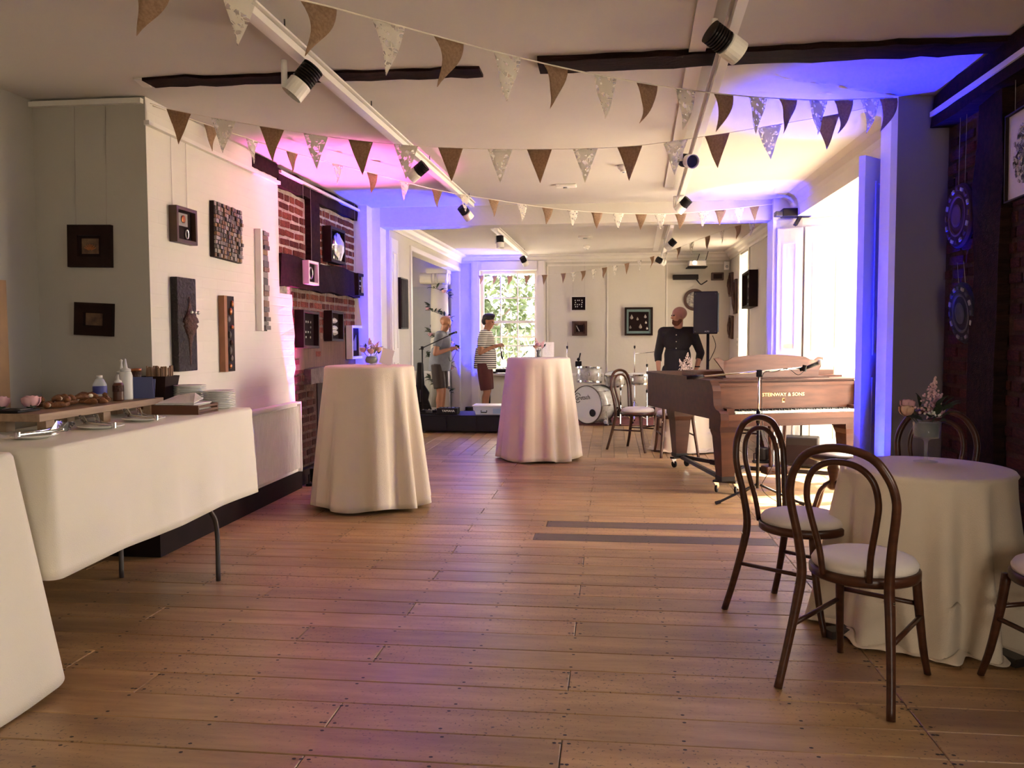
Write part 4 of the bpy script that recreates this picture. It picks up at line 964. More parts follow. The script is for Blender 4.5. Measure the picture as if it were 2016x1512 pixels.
while z < .38:
    h = r.uniform(.03, .055); d = r.uniform(.015, .035); MB().bx(-.03, .072, -.03-d, -.03, z, min(z+h-.003, .41)).build('block', r.choice(pal), t); z += h
t = thing('carved_panel', 'tall black panel with a brown candlestick-like relief', 'artwork', (-2.848, 5.31, 1.465), PI/2)
MB().rbox((0, -.025, 0), (.25, .05, .62), .006).build('board', mat('charred_wood', (.012, .006, .005), .7, bump=.9, bscale=40), t)
M_RUST = mat('rusty_iron', (.075, .026, .014), .6, .3, vary=.5, scale=20, bump=.6)
MB().lathe([(0, .21), (.012, .20), (.018, .15), (.028, .12), (.05, .09), (.085, .06), (.095, .035), (.07, .025), (.088, .01), (.07, -.01), (.06, -.03), (.035, -.06), (.022, -.10), (.016, -.16), (.010, -.24), (0, -.26)], (.03, -.05, -.02), 18, squash=.45).build('relief', M_RUST, t, smooth=True)
for dx in (-.03, .02, .06): MB().ball((.02+dx, -.085, .08), .013, 8).build('glass_bead', mat('glass_bead', (.6, .58, .55), .05, .6), t, smooth=True)
t = thing('narrow_panel', 'narrow dark panel with an orange wooden side', 'artwork', (-2.848, 5.95, 1.405), PI/2)
MB().bx(-.09, -.045, -.045, 0, -.28, .28).build('wood_side', mat('orange_wood', (.30, .12, .05), .5, vary=.2), t); MB().bx(-.045, .09, -.035, 0, -.28, .28).build('board', M_FDARK, t)
r = random.Random(3)
for k in range(9): MB().ball((r.uniform(-.02, .07), -.04, -.24+.058*k), (r.uniform(.012, .026), .012, r.uniform(.015, .03)), 8).build('pebble', r.choice([M_RUST, pal[1], M_COPPER]), t, smooth=True)
def crumple(t, name, c, rx, rz_, seed, m, ry=.03):
    r = random.Random(seed); mb = MB(); mb.ball((0, 0, 0), (rx, ry, rz_), 16); mb.v = [(x*(1+r.uniform(-.22, .22))+c[0], y*(1+r.uniform(-.3, .3))+c[1], z*(1+r.uniform(-.18, .18))+c[2]) for x, y, z in mb.v]
    return mb.build(name, m, t)
def in_crumple(t, w, h, y): crumple(t, 'silver_form', (0.03, y-.03, -.02), w*.38, h*.46, 3, M_SILVER, .045)
def in_dots(t, w, h, y):
    r = random.Random(6)
    for i in range(4):
        for j in range(4):
            if r.random() < .8: MB().box((-w*.24+w*.16*i+r.uniform(-.006, .006), y-.004, -h*.24+h*.16*j), (.016, .006, .018), (0, r.uniform(-.5, .5), 0)).build('chip', M_SILVER, t)
def in_fish(t, w, h, y):
    for k, z in enumerate((h*.22, -h*.08, -h*.25)): crumple(t, 'silver_fish', (.01*(k-1), y-.012, z), w*.26, h*.10, k+9, M_SILVER, .016)
def in_oval(t, w, h, y): MB().tube([(w*.2*math.cos(a), y-.006, h*.30*math.sin(a)) for a in [2*PI*i/20 for i in range(20)]], .006, 6, closed=True).build('wire_ring', M_SILVER, t, smooth=True)
def in_lines(t, w, h, y):
    for k in range(5): MB().bx(-w*.1+.02*k, -w*.1+.02*k+.006, y-.006, y, -h*.3, h*(.05+.05*k)).build('wire_bar', M_SILVER, t)
HP = PI/2
frame('picture_frame', 'dark box frame with crumpled silver form between bricks', (-2.886, 8.47, 2.32), HP, .46, .36, .09, .03, M_FDARK, in_crumple, .46)
frame('picture_frame', 'small pale frame with a wire oval on the timber beam', (-2.832, 7.66, 1.98), HP, .27, .22, .06, .022, M_FWHITE, in_oval, .80)
frame('picture_frame', 'small dark frame at the far end of the timber beam', (-2.832, 9.25, 1.965), HP, .30, .245, .05, .03, M_FDARK, in_dots, .82)
frame('picture_frame', 'dark leaning box frame with pale chips on lower brickwork', (-2.886, 7.66, 1.45), HP, .42, .35, .085, .024, M_FDARK, in_dots, .35, .03)
frame('picture_frame', 'dark box frame with silver fish shapes on lower brickwork', (-2.886, 8.43, 1.49), HP, .38, .31, .085, .024, M_FDARK, in_fish, .33, .02)
frame('picture_frame', 'pale frame behind the flowers of the tall table', (-2.878, 9.14, 1.32), HP, .42, .37, .07, .028, M_FWHITE, in_lines, .40)
t = thing('carved_panel', 'tall black ridged panel left of the hall opening', 'artwork', (-2.598, 10.26, 1.79), HP)
MB().bx(-.19, .19, -.05, 0, -.315, .315).build('board', M_FDARK, t)
for k in range(9): MB().cyl((-.15+.037*k, -.05, -.30), (-.15+.037*k, -.05, .30), .012, n=6).build('ridge', M_FDARK, t)
def in_pen(t, w, h, y):
    p = MB().bx(-w*.33, w*.33, y-.004, y, -h*.33, h*.33).build('mount', M_MAT, t); MB().box((-.03, y-.008, .0), (.014, .006, .11), (0, -.5, 0)).build('quill', M_PAPER, p)
M_TEAL = mat('teal_mount', (.16, .25, .24), .7)
def in_drops(t, w, h, y):
    MB().bx(-w*.5, w*.5, y-.003, y, -h*.5, h*.5).build('mount', M_TEAL, t); p = MB().bx(-w*.42, w*.42, y-.008, y-.003, -h*.40, h*.40).build('panel', M_MAT, t); r = random.Random(2)
    for (x, z, s) in ((-.12, .07, .05), (-.02, .04, .035), (.11, .08, .04), (-.14, -.10, .035), (.03, -.09, .05), (.12, -.02, .03), (.14, -.12, .03)):
        MB().lathe([(0, -s*.7), (s*.45, -s*.45), (s*.55, -.1*s), (s*.3, .45*s), (0, s)], (x, y-.01, z), 12, squash=.2).build('drop', r.choice([pal[2], pal[0], M_SILVER]), p, smooth=True)
frame('picture_frame', 'pale framed black square with white chips on the back wall', (-.544, 14.49, 1.937), 0, .275, .268, .04, .022, M_FWHITE, in_dots, .63)
frame('picture_frame', 'small brown frame with a quill under the pale one', (-.526, 14.49, 1.51), 0, .26, .25, .035, .035, M_FBROWN, in_pen, None, backm=M_RUST)
frame('picture_frame', 'large dark frame with teal mount and drop shapes', (.478, 14.49, 1.625), 0, .475, .48, .045, .035, M_FDARK, in_drops, None)
t = thing('round_plaque', 'round patterned plaque half behind the loudspeaker', 'plaque', (1.41, 14.495, 1.985))
RY = Euler((PI/2, 0, 0)).to_matrix()
MB().lathe([(0, 0), (.17, 0), (.185, .015), (.18, .035), (.145, .04), (.14, .025), (0, .025)], (0, 0, 0), 32, rot=RY).build('rim', M_FBROWN, t)
MB().lathe([(0, .026), (.135, .026), (.135, .03), (0, .031)], (0, 0, 0), 28, rot=RY).build('dial', mat('marbled_dial', (.45, .42, .36), .5, color2=(.08, .07, .10), scale=25), t)
frame('picture_frame', 'dark patterned frame on the right wall of the back room', (1.998, 12.12, 2.02), -HP, .62, .50, .12, .03, M_FDARK, in_drops, None, -.03)
def plank_art(label, loc, w, h, seed, tilt):
    t = thing('wall_carving', label, 'artwork', loc, -HP); t.rotation_euler = (0, tilt, -HP)
    MB().rbox((0, -.02, 0), (w, .04, h), .008).build('board', M_FBROWN, t); crumple(t, 'carving', (0, -.05, 0), w*.3, h*.38, seed, M_RUST, .03)
plank_art('dark carved panel high in the far right corner', (1.998, 14.25, 2.22), .30, .40, 1, .03)
plank_art('long dark carving beside the far right corner window', (1.998, 13.75, 2.0), .22, .55, 2, -.04)
plank_art('dark carved panel low in the far right corner', (1.998, 14.2, 1.52), .34, .38, 3, .05)
# plaques and portrait on the dark brick wall
def round_plaque(label, loc, R_, tilt, m1, m2, seed):
    t = thing('round_plaque', label, 'plaque', loc, -HP); t.rotation_euler = (tilt, 0, -HP)
    MB().lathe([(0, .03), (R_, .03), (R_+.004, .045), (R_-.006, .06), (0, .06)], (0, 0, 0), 40, rot=RY).build('disc', m1, t)
    MB().lathe([(R_*.62, .06), (R_*.66, .064), (R_*.6, .066), (R_*.56, .06)], (0, 0, 0), 32, rot=RY, ring=True).build('ring', m2, t)
    MB().lathe([(0, .06), (R_*.34, .06), (R_*.36, .068), (R_*.28, .070), (0, .066)], (0, 0, 0), 28, rot=RY).build('boss', m2, t)
    for k in range(16):
        a = 2*PI*k/16; MB().box((R_*.84*math.cos(a), -.064, R_*.84*math.sin(a)), (.018, .008, .028), (0, -a, 0)).build('inlay', pal[2] if k % 2 else m2, t)
    for s in (-1, 1): MB().cyl((s*.045, -.04, R_*.9), (s*.045, -.04, R_+.42 if loc[2] > 1.8 else R_+.12), .0016, n=5).build('hanging_wire', M_WIRE, t)
round_plaque('round brown plaque with pale inlays, upper one on the dark wall', (2.075, 5.225, 2.075), .185, 0, mat('plaque_wood', (.05, .022, .015), .7, vary=.3, spec=.1), mat('plaque_ring', (.085, .042, .028), .7, spec=.1), 1)
round_plaque('round blue-black plaque, lower one on the dark wall', (2.075, 5.14, 1.51), .175, .10, mat('plaque_slate', (.018, .018, .026), .6, vary=.5, scale=14, spec=.15), mat('plaque_shell', (.05, .05, .06), .5, spec=.2), 2)
def in_portrait(t, w, h, y):
    mb = MB(); r = random.Random(9)
    for k in range(150):
        a = r.uniform(0, 2*PI); q = math.sqrt(r.random()); mb.box((w*.32*q*math.cos(a), y-.004, h*.36*q*math.sin(a)), (.022, .004, .012), (0, r.uniform(0, 3), 0), r.randrange(2))
    stuff(mb.build('paper_collage', [pal[2], pal[4]], t))
frame('picture_frame', 'white mounted oval collage at the right edge', (2.015, 4.40, 2.27), -HP, .36, .44, .03, .008, M_FDARK, in_portrait, .30, -.03, backm=mat('white_mount', (.62, .58, .54), .8))
# ------------------------------------------------------------------ radiator and buffet things
rd = thing('radiator', 'white ribbed radiator on the painted brick wall', 'radiator', (-2.79, 6.25, 0.17))
MB().bx(-.045, .0, -.95, .98, 0, .62).build('core', M_WHITE, rd)
MB().bx(-.05, .035, -.95, .98, .615, .632).build('top_grille', M_WHITE, rd)
for s in (-.95, .98): MB().bx(-.045, .035, s-.006, s+.006, 0, .63).build('end_panel', M_WHITE, rd)
rib = MB().prism([(0, -.011, 0), (.018, -.006, 0), (.018, .006, 0), (0, .011, 0)], (0, 0, .56)).mesh('rib', M_WHITE)
for k in range(58): put('rib', rib, rd, (0, -.93+.0333*k, .03))
MB().cyl((-.02, .93, -.17), (-.02, .93, .02), .009).build('pipe', M_STEEL, rd)
T = BZ + .006
M_OAKB = mat('pale_oak', (.36, .24, .15), .55, color2=(.26, .16, .09), scale=4, stretch=(8, 1, 8))
rz_ = thing('serving_riser', 'pale wooden serving board raised on short legs', 'board', (-2.69, 4.02, T))
MB().rbox((0, 0, .072), (.27, 1.06, .036), .003).build('board', M_OAKB, rz_)
for x in (-.10, .10):
    for y in (-.44, 0.0, .44): MB().bx(x-.022, x+.022, y-.03, y+.03, 0, .054).build('leg', M_OAKB, rz_)
RT = T + .091
# pastries on the riser
M_PASTRY = mat('baked_pastry', (.26, .105, .035), .5, color2=(.12, .04, .015), scale=30, bump=.5, bscale=60); M_CREAM = mat('cream_filling', (.72, .66, .55), .5)
def pastry_mesh():
    mb = MB(); P = [(-.035+.07*i/8, .012*math.sin(i*PI/8), .012+.006*math.sin(i*PI/8)) for i in range(9)]
    mb.tube(P, [.004, .010, .0135, .016, .0165, .016, .0135, .010, .004], 10); return mb.mesh('pastry', M_PASTRY, True)
pm = pastry_mesh(); fm_ = MB().ball((0, .004, .017), (.016, .013, .011), 8).mesh('filling', M_CREAM, True)
r = random.Random(12)
for k in range(34):
    lay = 0 if k < 22 else 1
    x = -2.78 + r.uniform(0, .17); y = 3.76 + (k % 22)*.021 if not lay else 3.80 + (k-22)*.035
    if lay: x = -2.76 + r.uniform(0, .12)
    p = thing('pastry', 'small curled brown pastry in the heap on the serving board', 'pastry', (x, y, RT + lay*.024), r.uniform(0, PI), 'pastries heaped on the serving board')
    put('crust', pm, p, (0, 0, 0), (0, 0, 0))
    if k % 3 == 0: put('filling', fm_, p)
# dark dishes and peonies at the near end
M_PEONY = mat('pink_petal', (.55, .27, .30), .7, color2=(.70, .42, .42), scale=12)
def rose(parent, c, R_, m, seed, n=16):
    r = random.Random(seed)
    for k in range(n):
        q = k/n; a = k*2.4; rr = R_*(.15+.75*q); mb = MB(); V = []; Fc = []
        for i in range(5):
            for j in range(4):
                u = (i/4-.5); v = j/3; ang = a+u*(1.9-.8*q)
                Rq = R_*(.42+.58*q); f_ = .25+v*(2.25-.75*q-.35*abs(u)); rad = Rq*math.sin(f_)*(1+.05*math.sin(9*u+seed+k)); z = R_*.15-Rq*math.cos(f_)
                V.append((c[0]+rad*math.cos(ang), c[1]+rad*math.sin(ang), c[2]+z))
        Fc = [(i*4+j, (i+1)*4+j, (i+1)*4+j+1, i*4+j+1) for i in range(4) for j in range(3)]
        mb.add(V, Fc).build('petal', m, parent, smooth=True)
for i, (x, y, lab) in enumerate(((-2.80, 3.56, 'pink peony head at the very left of the buffet'), (-2.69, 3.62, 'pink peony head next to the heaped pastries'))):
    p = thing('peony', lab, 'flower', (x, y, RT+.03)); rose(p, (0, 0, .02), .045, M_PEONY, i+3, 18)
    MB().lathe([(0, -.018), (.02, -.012), (.022, .0), (.0, .004)], n=10).build('sepal', mat('dark_leaf', (.03, .045, .02), .6, vary=.3), p)
dsh = thing('slate_dish', 'dark slate tray under the peonies', 'tray', (-2.755, 3.585, RT)); MB().rbox((0, 0, .006), (.13 if False else .16, .15, .010), .002).build('slab', M_BLACK, dsh)
for x in (-.06, .06): MB().rbox((x, 0, .013), (.018, .09, .006), .002).build('handle', M_STEEL, dsh)
# serving plates with tongs
M_CHINA = mat('white_china', (.80, .78, .73), .25); 
def plate_mesh(R_): return MB().lathe([(0, .002), (R_*.55, .002), (R_*.62, .006), (R_*.98, .014), (R_, .016), (R_*.98, .018), (R_*.6, .011), (R_*.5, .007), (0, .007)], n=36).mesh('plate', M_CHINA, True)
plm = plate_mesh(.105)
def tongs(label, loc, rz, tilt=0.0, s=1.0):
    t = thing('tongs', label, 'tongs', loc, rz)
    for sgn in (-1, 1):
        P = curve_pts([(-.10*s, 0, .012), (-.05*s, sgn*.012*s, .014), (.02*s, sgn*.028*s, .016), (.07*s, sgn*.036*s, .022)], 5)
        MB().tube(P, .0075*s, 6, flat=.3).build('arm', M_CHROME, t, smooth=True)
        h = MB(); h.prism([(.05*s, sgn*.03*s-.004, .012), (.08*s, sgn*.036*s-.004, .012), (.115*s, sgn*.04*s-.004, .045), (.085*s, sgn*.036*s-.004, .055)], (0, .006, 0)); h.build('claw', M_CHROME, t)
        for k in range(4): MB().box((.088*s+.008*k, sgn*.038*s, .022+.009*k), (.012, .012, .004), (0, .8, 0)).build('tooth', M_CHROME, t)
    MB().lathe([(.012*s, -.006), (.012*s, .02)], (-.10*s, 0, .006), 12).build('spring', M_CHROME, t)
    return t
for lab, lab2, x, y, a in (('small white plate with tongs nearer on the buffet front', 'steel serving tongs on the nearer small plate', -2.415, 3.73, 2.7), ('small white plate with tongs farther along the buffet front', 'steel serving tongs on the farther small plate', -2.415, 4.10, 2.7)):
    p = put('serving_plate', plm, None, (x, y, T)); tag(p, lab, 'plate'); tongs(lab2, (x, y, T+.008), a)
p = put('serving_plate', plm, None, (-2.47, 3.34, T)); p.scale = (.9, .9, 1); tag(p, 'small white plate at the near end of the buffet, half hidden', 'plate')
tongs('long steel tongs resting on the plate at the near buffet end', (-2.45, 3.36, T+.010), 1.2, s=1.1)
# napkin tray
tr = thing('napkin_tray', 'low brown wooden tray holding paper napkins', 'tray', (-2.445, 4.56, T)); M_TRAY = mat('tray_wood', (.13, .045, .018), .5, vary=.25)
MB().bx(-.155, .155, -.12, .12, 0, .008).build('base', M_TRAY, tr)
for a in ((-.155, .155, -.12, -.108, .008, .052), (-.155, .155, .108, .12, .008, .052), (-.155, -.143, -.108, .108, .008, .052)): MB().bx(*a).build('side', M_TRAY, tr)
for z in (.012, .036): MB().bx(.143, .155, -.108, .108, z, z+.014).build('slat', M_TRAY, tr)
M_NAP = mat('napkin_paper', (.80, .77, .70), .9, bump=.2)
r = random.Random(5)
for i, (x, y) in enumerate(((-.07, 0), (.06, .01))):
    for k in range(6):
        o = MB().rbox((0, 0, .004), (.12, .19, .007), .002).build('napkin', M_NAP, None, loc=(-2.445+x, 4.56+y, T+.009+.0085*k), rot=(0, 0, r.uniform(-.08, .08)))
        tag(o, 'folded white paper napkin in the %s pile of the wooden tray' % ('left' if i == 0 else 'right'), 'napkin', 'paper napkins in the tray')
o = MB().prism([(-.10, -.09, 0), (.11, -.08, 0), (.10, .05, .018), (.03, .09, .045), (-.08, .09, .03)], (0, 0, .004)).build('napkin', M_NAP, None, loc=(-2.44, 4.55, T+.062)); tag(o, 'loose crumpled napkin on top of the tray piles', 'napkin')
# plates
pl2 = MB().lathe([(0, .0), (.055, .0), (.062, .004), (.094, .012), (.096, .014), (.094, .016), (.06, .009), (.05, .006), (0, .006)], n=36).mesh('plate', M_CHINA, True)
for k in range(10): tag(put('plate', pl2, None, (-2.37, 4.86, T+.0105*k)), 'topmost white plate of the front stack at the far end of the buffet' if k == 9 else 'white plate within the front stack at the far end of the buffet', 'plate', 'front stack of plates')
for k in range(13): tag(put('plate', pl2, None, (-2.565, 4.875, T+.0105*k)), 'topmost white plate of the rear stack beside the cutlery box' if k == 12 else 'white plate within the rear stack beside the wooden cutlery box', 'plate', 'rear stack of plates')
for k in range(9): tag(put('plate', pl2, None, (-2.74, 4.50+.0, T+.0105*k)), 'grey-shaded plate in the stack behind the blue card', 'plate', 'stack of plates behind the card') if False else None
# cutlery box
cb = thing('cutlery_box', 'dark flared wooden box of upright cutlery', 'box', (-2.735, 4.83, T)); mb = MB()
MB().bx(-.10, .10, -.09, .09, 0, .055).build('stand', M_TRAY, cb)
w0, w1, z0, z1 = .062, .085, .055, .20
V = [(-w0, -w0, z0), (w0, -w0, z0), (w0, w0, z0), (-w0, w0, z0), (-w1, -w1, z1), (w1, -w1, z1), (w1, w1, z1), (-w1, w1, z1)]
MB().add(V, [(3, 2, 1, 0), (0, 1, 5, 4), (1, 2, 6, 5), (2, 3, 7, 6), (3, 0, 4, 7)]).build('box', M_FDARK, cb)
r = random.Random(9); hm = MB().rbox((0, 0, .095), (.016, .009, .19), .003).mesh('wooden_fork', mat('pale_birch', (.30, .17, .09), .6, vary=.3))
for i in range(5):
    for j in range(5):
        o = put('wooden_fork', hm, None, (-2.735-.055+.0275*i+r.uniform(-.004, .004), 4.83-.055+.0275*j, T+.062+r.uniform(-.008, .012)), (r.uniform(-.05, .05), r.uniform(-.05, .05), r.uniform(0, 3)))
        tag(o, 'wooden handle standing in the flared cutlery box', 'cutlery', 'wooden cutlery in the box')
# bottles and card on the far end of the riser
def bottle(name, label, loc, prof, m, extra):
    t = thing(name, label, 'bottle', loc); MB().lathe(prof, n=24).build('body', m, t, smooth=True)
    for nm, pr, mm in extra: MB().lathe(pr, n=18).build(nm, mm, t, smooth=True)
    return t
M_PLAST = mat('milky_plastic', (.62, .60, .56), .4); M_SAUCE = mat('brown_sauce', (.09, .03, .012), .35); M_CLEAR = mat('clear_plastic', (.75, .78, .80), .1, spec=.6, alpha=.45)
M_BLUEL = mat('blue_label', (.05, .05, .22), .5)
bottle('squeeze_bottle', 'tall milky squeeze bottle beside the blue card', (-2.665, 4.355, RT), [(0, 0), (.034, 0), (.036, .01), (.036, .13), (.030, .15), (.026, .155)], M_PLAST, [('cap', [(.028, .155), (.028, .168), (.012, .175), (.006, .21), (.004, .225), (0, .226)], M_PLAST)])
bottle('sauce_bottle', 'brown sauce bottle with a pale nozzle', (-2.655, 4.265, RT), [(0, 0), (.027, 0), (.028, .008), (.028, .065), (.028, .085), (.022, .098)], M_SAUCE, [('label_band', [(.0285, .05), (.0287, .052), (.0287, .082), (.0285, .084)], M_RUST), ('nozzle', [(.020, .098), (.018, .108), (.007, .115), (.004, .14), (0, .141)], M_PLAST)])
bottle('water_bottle', 'clear water bottle with a blue label', (-2.70, 4.17, RT), [(0, 0), (.033, 0), (.035, .01), (.035, .095), (.022, .12), (.014, .128)], M_CLEAR, [('label_band', [(.0355, .045), (.036, .047), (.036, .085), (.0355, .087)], M_BLUEL), ('cap', [(.015, .128), (.015, .142), (0, .143)], M_PLAST)])
bottle('squeeze_bottle', 'second milky squeeze bottle with a brown-topped jar behind it', (-2.735, 4.43, RT), [(0, 0), (.03, 0), (.032, .01), (.032, .12), (.024, .14)], M_PLAST, [('cap', [(.025, .14), (.025, .152), (.010, .158), (.005, .20), (.008, .215), (0, .222)], M_PLAST)])
bottle('sauce_jar', 'small brown pot behind the blue card', (-2.70, 4.515, RT), [(0, 0), (.028, 0), (.030, .01), (.028, .12), (.03, .15), (.0, .15)], M_RUST, [('lid', [(.031, .150), (.031, .165), (0, .167)], M_COPPER)])
cd = thing('menu_card', 'plain blue card standing on the serving board', 'card', (-2.61, 4.415, RT), .25)
MB().box((0, 0, .062), (.13, .003, .122), (.16, 0, 0)).build('front', mat('blue_card', (.085, .095, .20), .7), cd); MB().box((0, .03, .055), (.13, .003, .11), (-.25, 0, 0)).build('back', mat('blue_card', (0, 0, 0)), cd)
# jar at the near left corner
bottle('glass_jar', 'small patterned jar with a metal lid at the near buffet end', (-2.60, 3.20, T), [(0, 0), (.03, 0), (.036, .015), (.036, .045), (.026, .06)], mat('amber_jar', (.10, .05, .025), .2), [('lid', [(.024, .060), (.026, .064), (.024, .078), (.012, .082), (0, .082)], M_CHROME)])

# ------------------------------------------------------------------ flower vases on the tables
M_LEAF = mat('foliage', (.045, .065, .022), .6, color2=(.02, .03, .012), scale=9, rand=.3); M_PEACH = mat('peach_petal', (.60, .33, .20), .7, color2=(.66, .44, .30), scale=10)
M_ASTIL = mat('pink_astilbe', (.62, .36, .36), .8, color2=(.70, .48, .44), scale=40); M_WFLOWER = mat('white_floret', (.78, .74, .62), .8)
M_VASE = mat('vase_glass', (.50, .52, .53), .05, alpha=.20, spec=.9)
def leaf_mesh():
    mb = MB(); V = []; Fc = []
    for i in range(6):
        u = i/5; w = .5*math.sin(PI*min(1, u*1.05))**.8*(1-.3*u) + .01; V += [(u, -w*.45, .12*math.sin(u*3)+.05), (u, 0, .12*math.sin(u*3)), (u, w*.45, .12*math.sin(u*3)+.05)]
    for i in range(5):
        for j in range(2): a = i*3+j; Fc.append((a, a+1, a+4, a+3))
    return mb.add(V, Fc).mesh('leaf', M_LEAF, True)
LEAF = leaf_mesh()
def astilbe(parent, base, tip, seed, m=None):
    r = random.Random(seed); b, t = Vector(base), Vector(tip); mb = MB(); d = t-b; L_ = d.length
    mb.cyl(b, t, .002, .0006, n=5)
    for k in range(110):
        u = r.random()**.7; w = .34*L_*(1-u)*(.35+.65*r.random()); a = r.uniform(0, 2*PI); p = b+d*(.12+.88*u)+Vector((w*math.cos(a), w*math.sin(a), w*.35))
        mb.ball(p, r.uniform(.004, .0075)*(1.2-.5*u), 5)
    return stuff(mb.build('plume', m or M_ASTIL, parent))
def bouquet(t, z, R_, seed, big=True, roses=((-.6, .2, .3), (.5, -.3, .25), (.1, .6, .35)), plume=(.1, .0, 1.9)):
    r = random.Random(seed)
    for (x, y, h) in roses: 
        rr = thing if False else None
        g = MB().cyl((x*R_*.2, y*R_*.2, z-.05), (x*R_, y*R_, z+h*R_), .003, n=5).build('rose', M_LEAF, t); rose(g, (x*R_, y*R_, z+h*R_+.012), R_*.40, M_PEACH if r.random() < .7 else M_PEONY, seed+int(10*h), 12)
    astilbe(t, (0, 0, z), (plume[0]*R_, plume[1]*R_, z+plume[2]*R_), seed)
    astilbe(t, (0, 0, z), (.75*R_, .25*R_, z+1.15*R_), seed+1)
    for k in range(20 if big else 12):
        a = r.uniform(0, 2*PI); q = r.uniform(.25, .9)*R_; put('leaf', LEAF, t, (q*math.cos(a), q*math.sin(a), z+r.uniform(-.1, .5)*R_), (r.uniform(-.5, .5), -r.uniform(.0, 1.1), a+r.uniform(-.6, .6)), (R_*r.uniform(.5, .95),)*3)
    mb = MB()
    for k in range(26): mb.ball((r.gauss(.15, .14)*R_, -.45*R_+r.gauss(0, .10)*R_, z+.30*R_+r.gauss(0, .08)*R_), .006, 5)
    stuff(mb.build('florets', M_WFLOWER, t))
v1 = thing('flower_vase', 'stemmed glass goblet of peach and pink flowers on the low round table', 'vase', (1.53, 4.27, .762))
MB().lathe([(0, 0), (.055, 0), (.056, .003), (.012, .010), (.008, .03), (.009, .10), (.02, .112), (.056, .118), (.060, .13), (.062, .20), (.060, .20), (.057, .13), (.05, .122), (0, .118)], n=28).build('goblet', M_VASE, v1, smooth=True)
MB().lathe([(0, .123), (.052, .125), (.055, .15), (.05, .19), (0, .19)], n=16).build('stems', M_LEAF, v1, smooth=True)
bouquet(v1, .21, .105, 5, True, ((-.95, -.1, .30), (-.75, .35, .55), (.55, .3, .2)), (.35, .0, 1.95))
v2 = thing('flower_vase', 'round glass bowl of pink flowers on the table beside the brick wall', 'vase', (-1.955, 6.72, 1.147))
MB().lathe([(0, 0), (.035, 0), (.052, .02), (.058, .045), (.052, .072), (.045, .085), (.042, .085), (.049, .07), (.054, .045), (.048, .02), (0, .006)], n=24).build('bowl', M_VASE, v2, smooth=True)
MB().lathe([(0, .008), (.045, .022), (.051, .045), (.04, .07), (0, .075)], n=14).build('stems', M_LEAF, v2, smooth=True)
bouquet(v2, .095, .085, 15, False, ((-.75, -.2, .25), (.75, -.1, .3), (.1, -.5, .1)), (-.15, 0, 1.5))
cdo = MB().box((0, 0, .068), (.10, .004, .135), (-.35, .3, 0)).build('table_card', mat('pale_card', (.62, .55, .50), .7), None, loc=(-1.83, 6.74, 1.147), rot=(0, 0, .3)); tag(cdo, 'pale card leaning by the flower bowl on the brick-side table', 'card')
v3 = thing('flower_vase', 'small glass vase of pink flowers on the tall table by the drums', 'vase', (-.80, 9.38, 1.142))
MB().lathe([(0, 0), (.03, 0), (.034, .01), (.026, .04), (.024, .06), (.034, .085), (.031, .085), (.021, .06), (0, .01)], n=20).build('bowl', M_VASE, v3, smooth=True)
MB().cyl((0, 0, .006), (0, 0, .08), .018).build('stems', M_LEAF, v3)
bouquet(v3, .09, .085, 25, False, ((-.4, -.3, .25), (.4, -.2, .3), (0, -.5, .5)), (-.4, 0, 1.5))
cdo = MB().box((0, 0, .085), (.13, .004, .17), (-.12, 0, 0)).build('table_card', M_NAP, None, loc=(-.70, 9.5, 1.142)); tag(cdo, 'white card standing behind the flowers on the tall table by the drums', 'card')
v4 = thing('flower_sprig', 'dried pale plume standing on the far side of the piano lid', 'flower', (0.93+.35, 8.55, 1.006)) if False else None
# ------------------------------------------------------------------ hall column, garland, radiator
col = thing('column', 'round white column with scrolled capital in the hall opening', 'column', (-2.885, 14.05, 0))
MB().bx(-.24, .24, -.24, .24, 0, .10).build('plinth', M_SKIRT, col)
MB().lathe([(.19, .10), (.20, .13), (.175, .16), (.165, .18)], n=32).build('base', M_WALL, col, smooth=True)
MB().lathe([(.158, .18), (.158, .9), (.150, 1.8), (.142, 2.26)], n=36).build('shaft', M_WALL, col, smooth=True)
MB().bx(-.19, .17, -.17, .17, 2.44, 2.52).build('abacus', M_WALL, col)
for s in (-1, 1):
    mb = MB(); mb.cyl((-.30, s*.10, 2.36), (.16, s*.10, 2.36), .095, n=22); mb.build('scroll', M_WALL, col, smooth=False)
for k in range(3): MB().tube([(-.10+.05*k, -.10+.10*math.cos(a), 2.36+.10*math.sin(a)) for a in [2*PI*i/18 for i in range(18)]], .008, 6, closed=True).build('fluting', M_WALL, col, smooth=True)
ga = thing('flower_garland', 'leafy garland of pink roses wound around the column', 'garland', (-2.885, 14.05, 0))
hel = [(.172*math.cos(a), .172*math.sin(a), 2.20 - 1.85*i/90) for i in range(91) for a in [PI+1.2 + 2*PI*4.6*i/90]]
MB().tube(hel, .004, 5).build('vine', M_LEAF, ga, smooth=True)
r = random.Random(31)
for i in range(0, 90):
    p = Vector(hel[i]); a = math.atan2(p.y, p.x)
    if math.sin(a) > .55: continue
    for k in range(2): put('leaf', LEAF, ga, p*1.0 + Vector((0, 0, r.uniform(-.02, .02))), (r.uniform(-.6, .6), r.uniform(-.9, .3), a + r.uniform(-1.3, 1.3)), (r.uniform(.08, .125),)*3)
    if i % 7 == 3: rose(ga, (p.x*1.15, p.y*1.15, p.z), .048, M_PEONY, i, 9)
rd2 = thing('radiator', 'white radiator below the grey door in the hall', 'radiator', (-3.40, 14.36, .10)) if False else thing('radiator', 'white radiator behind the column in the hall', 'radiator', (-3.12, 14.33, .10))
MB().bx(-.35, .35, 0, .05, 0, .68).build('core', M_WHITE, rd2)
rib2 = MB().prism([(-.011, 0, 0), (.011, 0, 0), (.006, -.018, 0), (-.006, -.018, 0)], (0, 0, .62)).mesh('rib', M_WHITE)
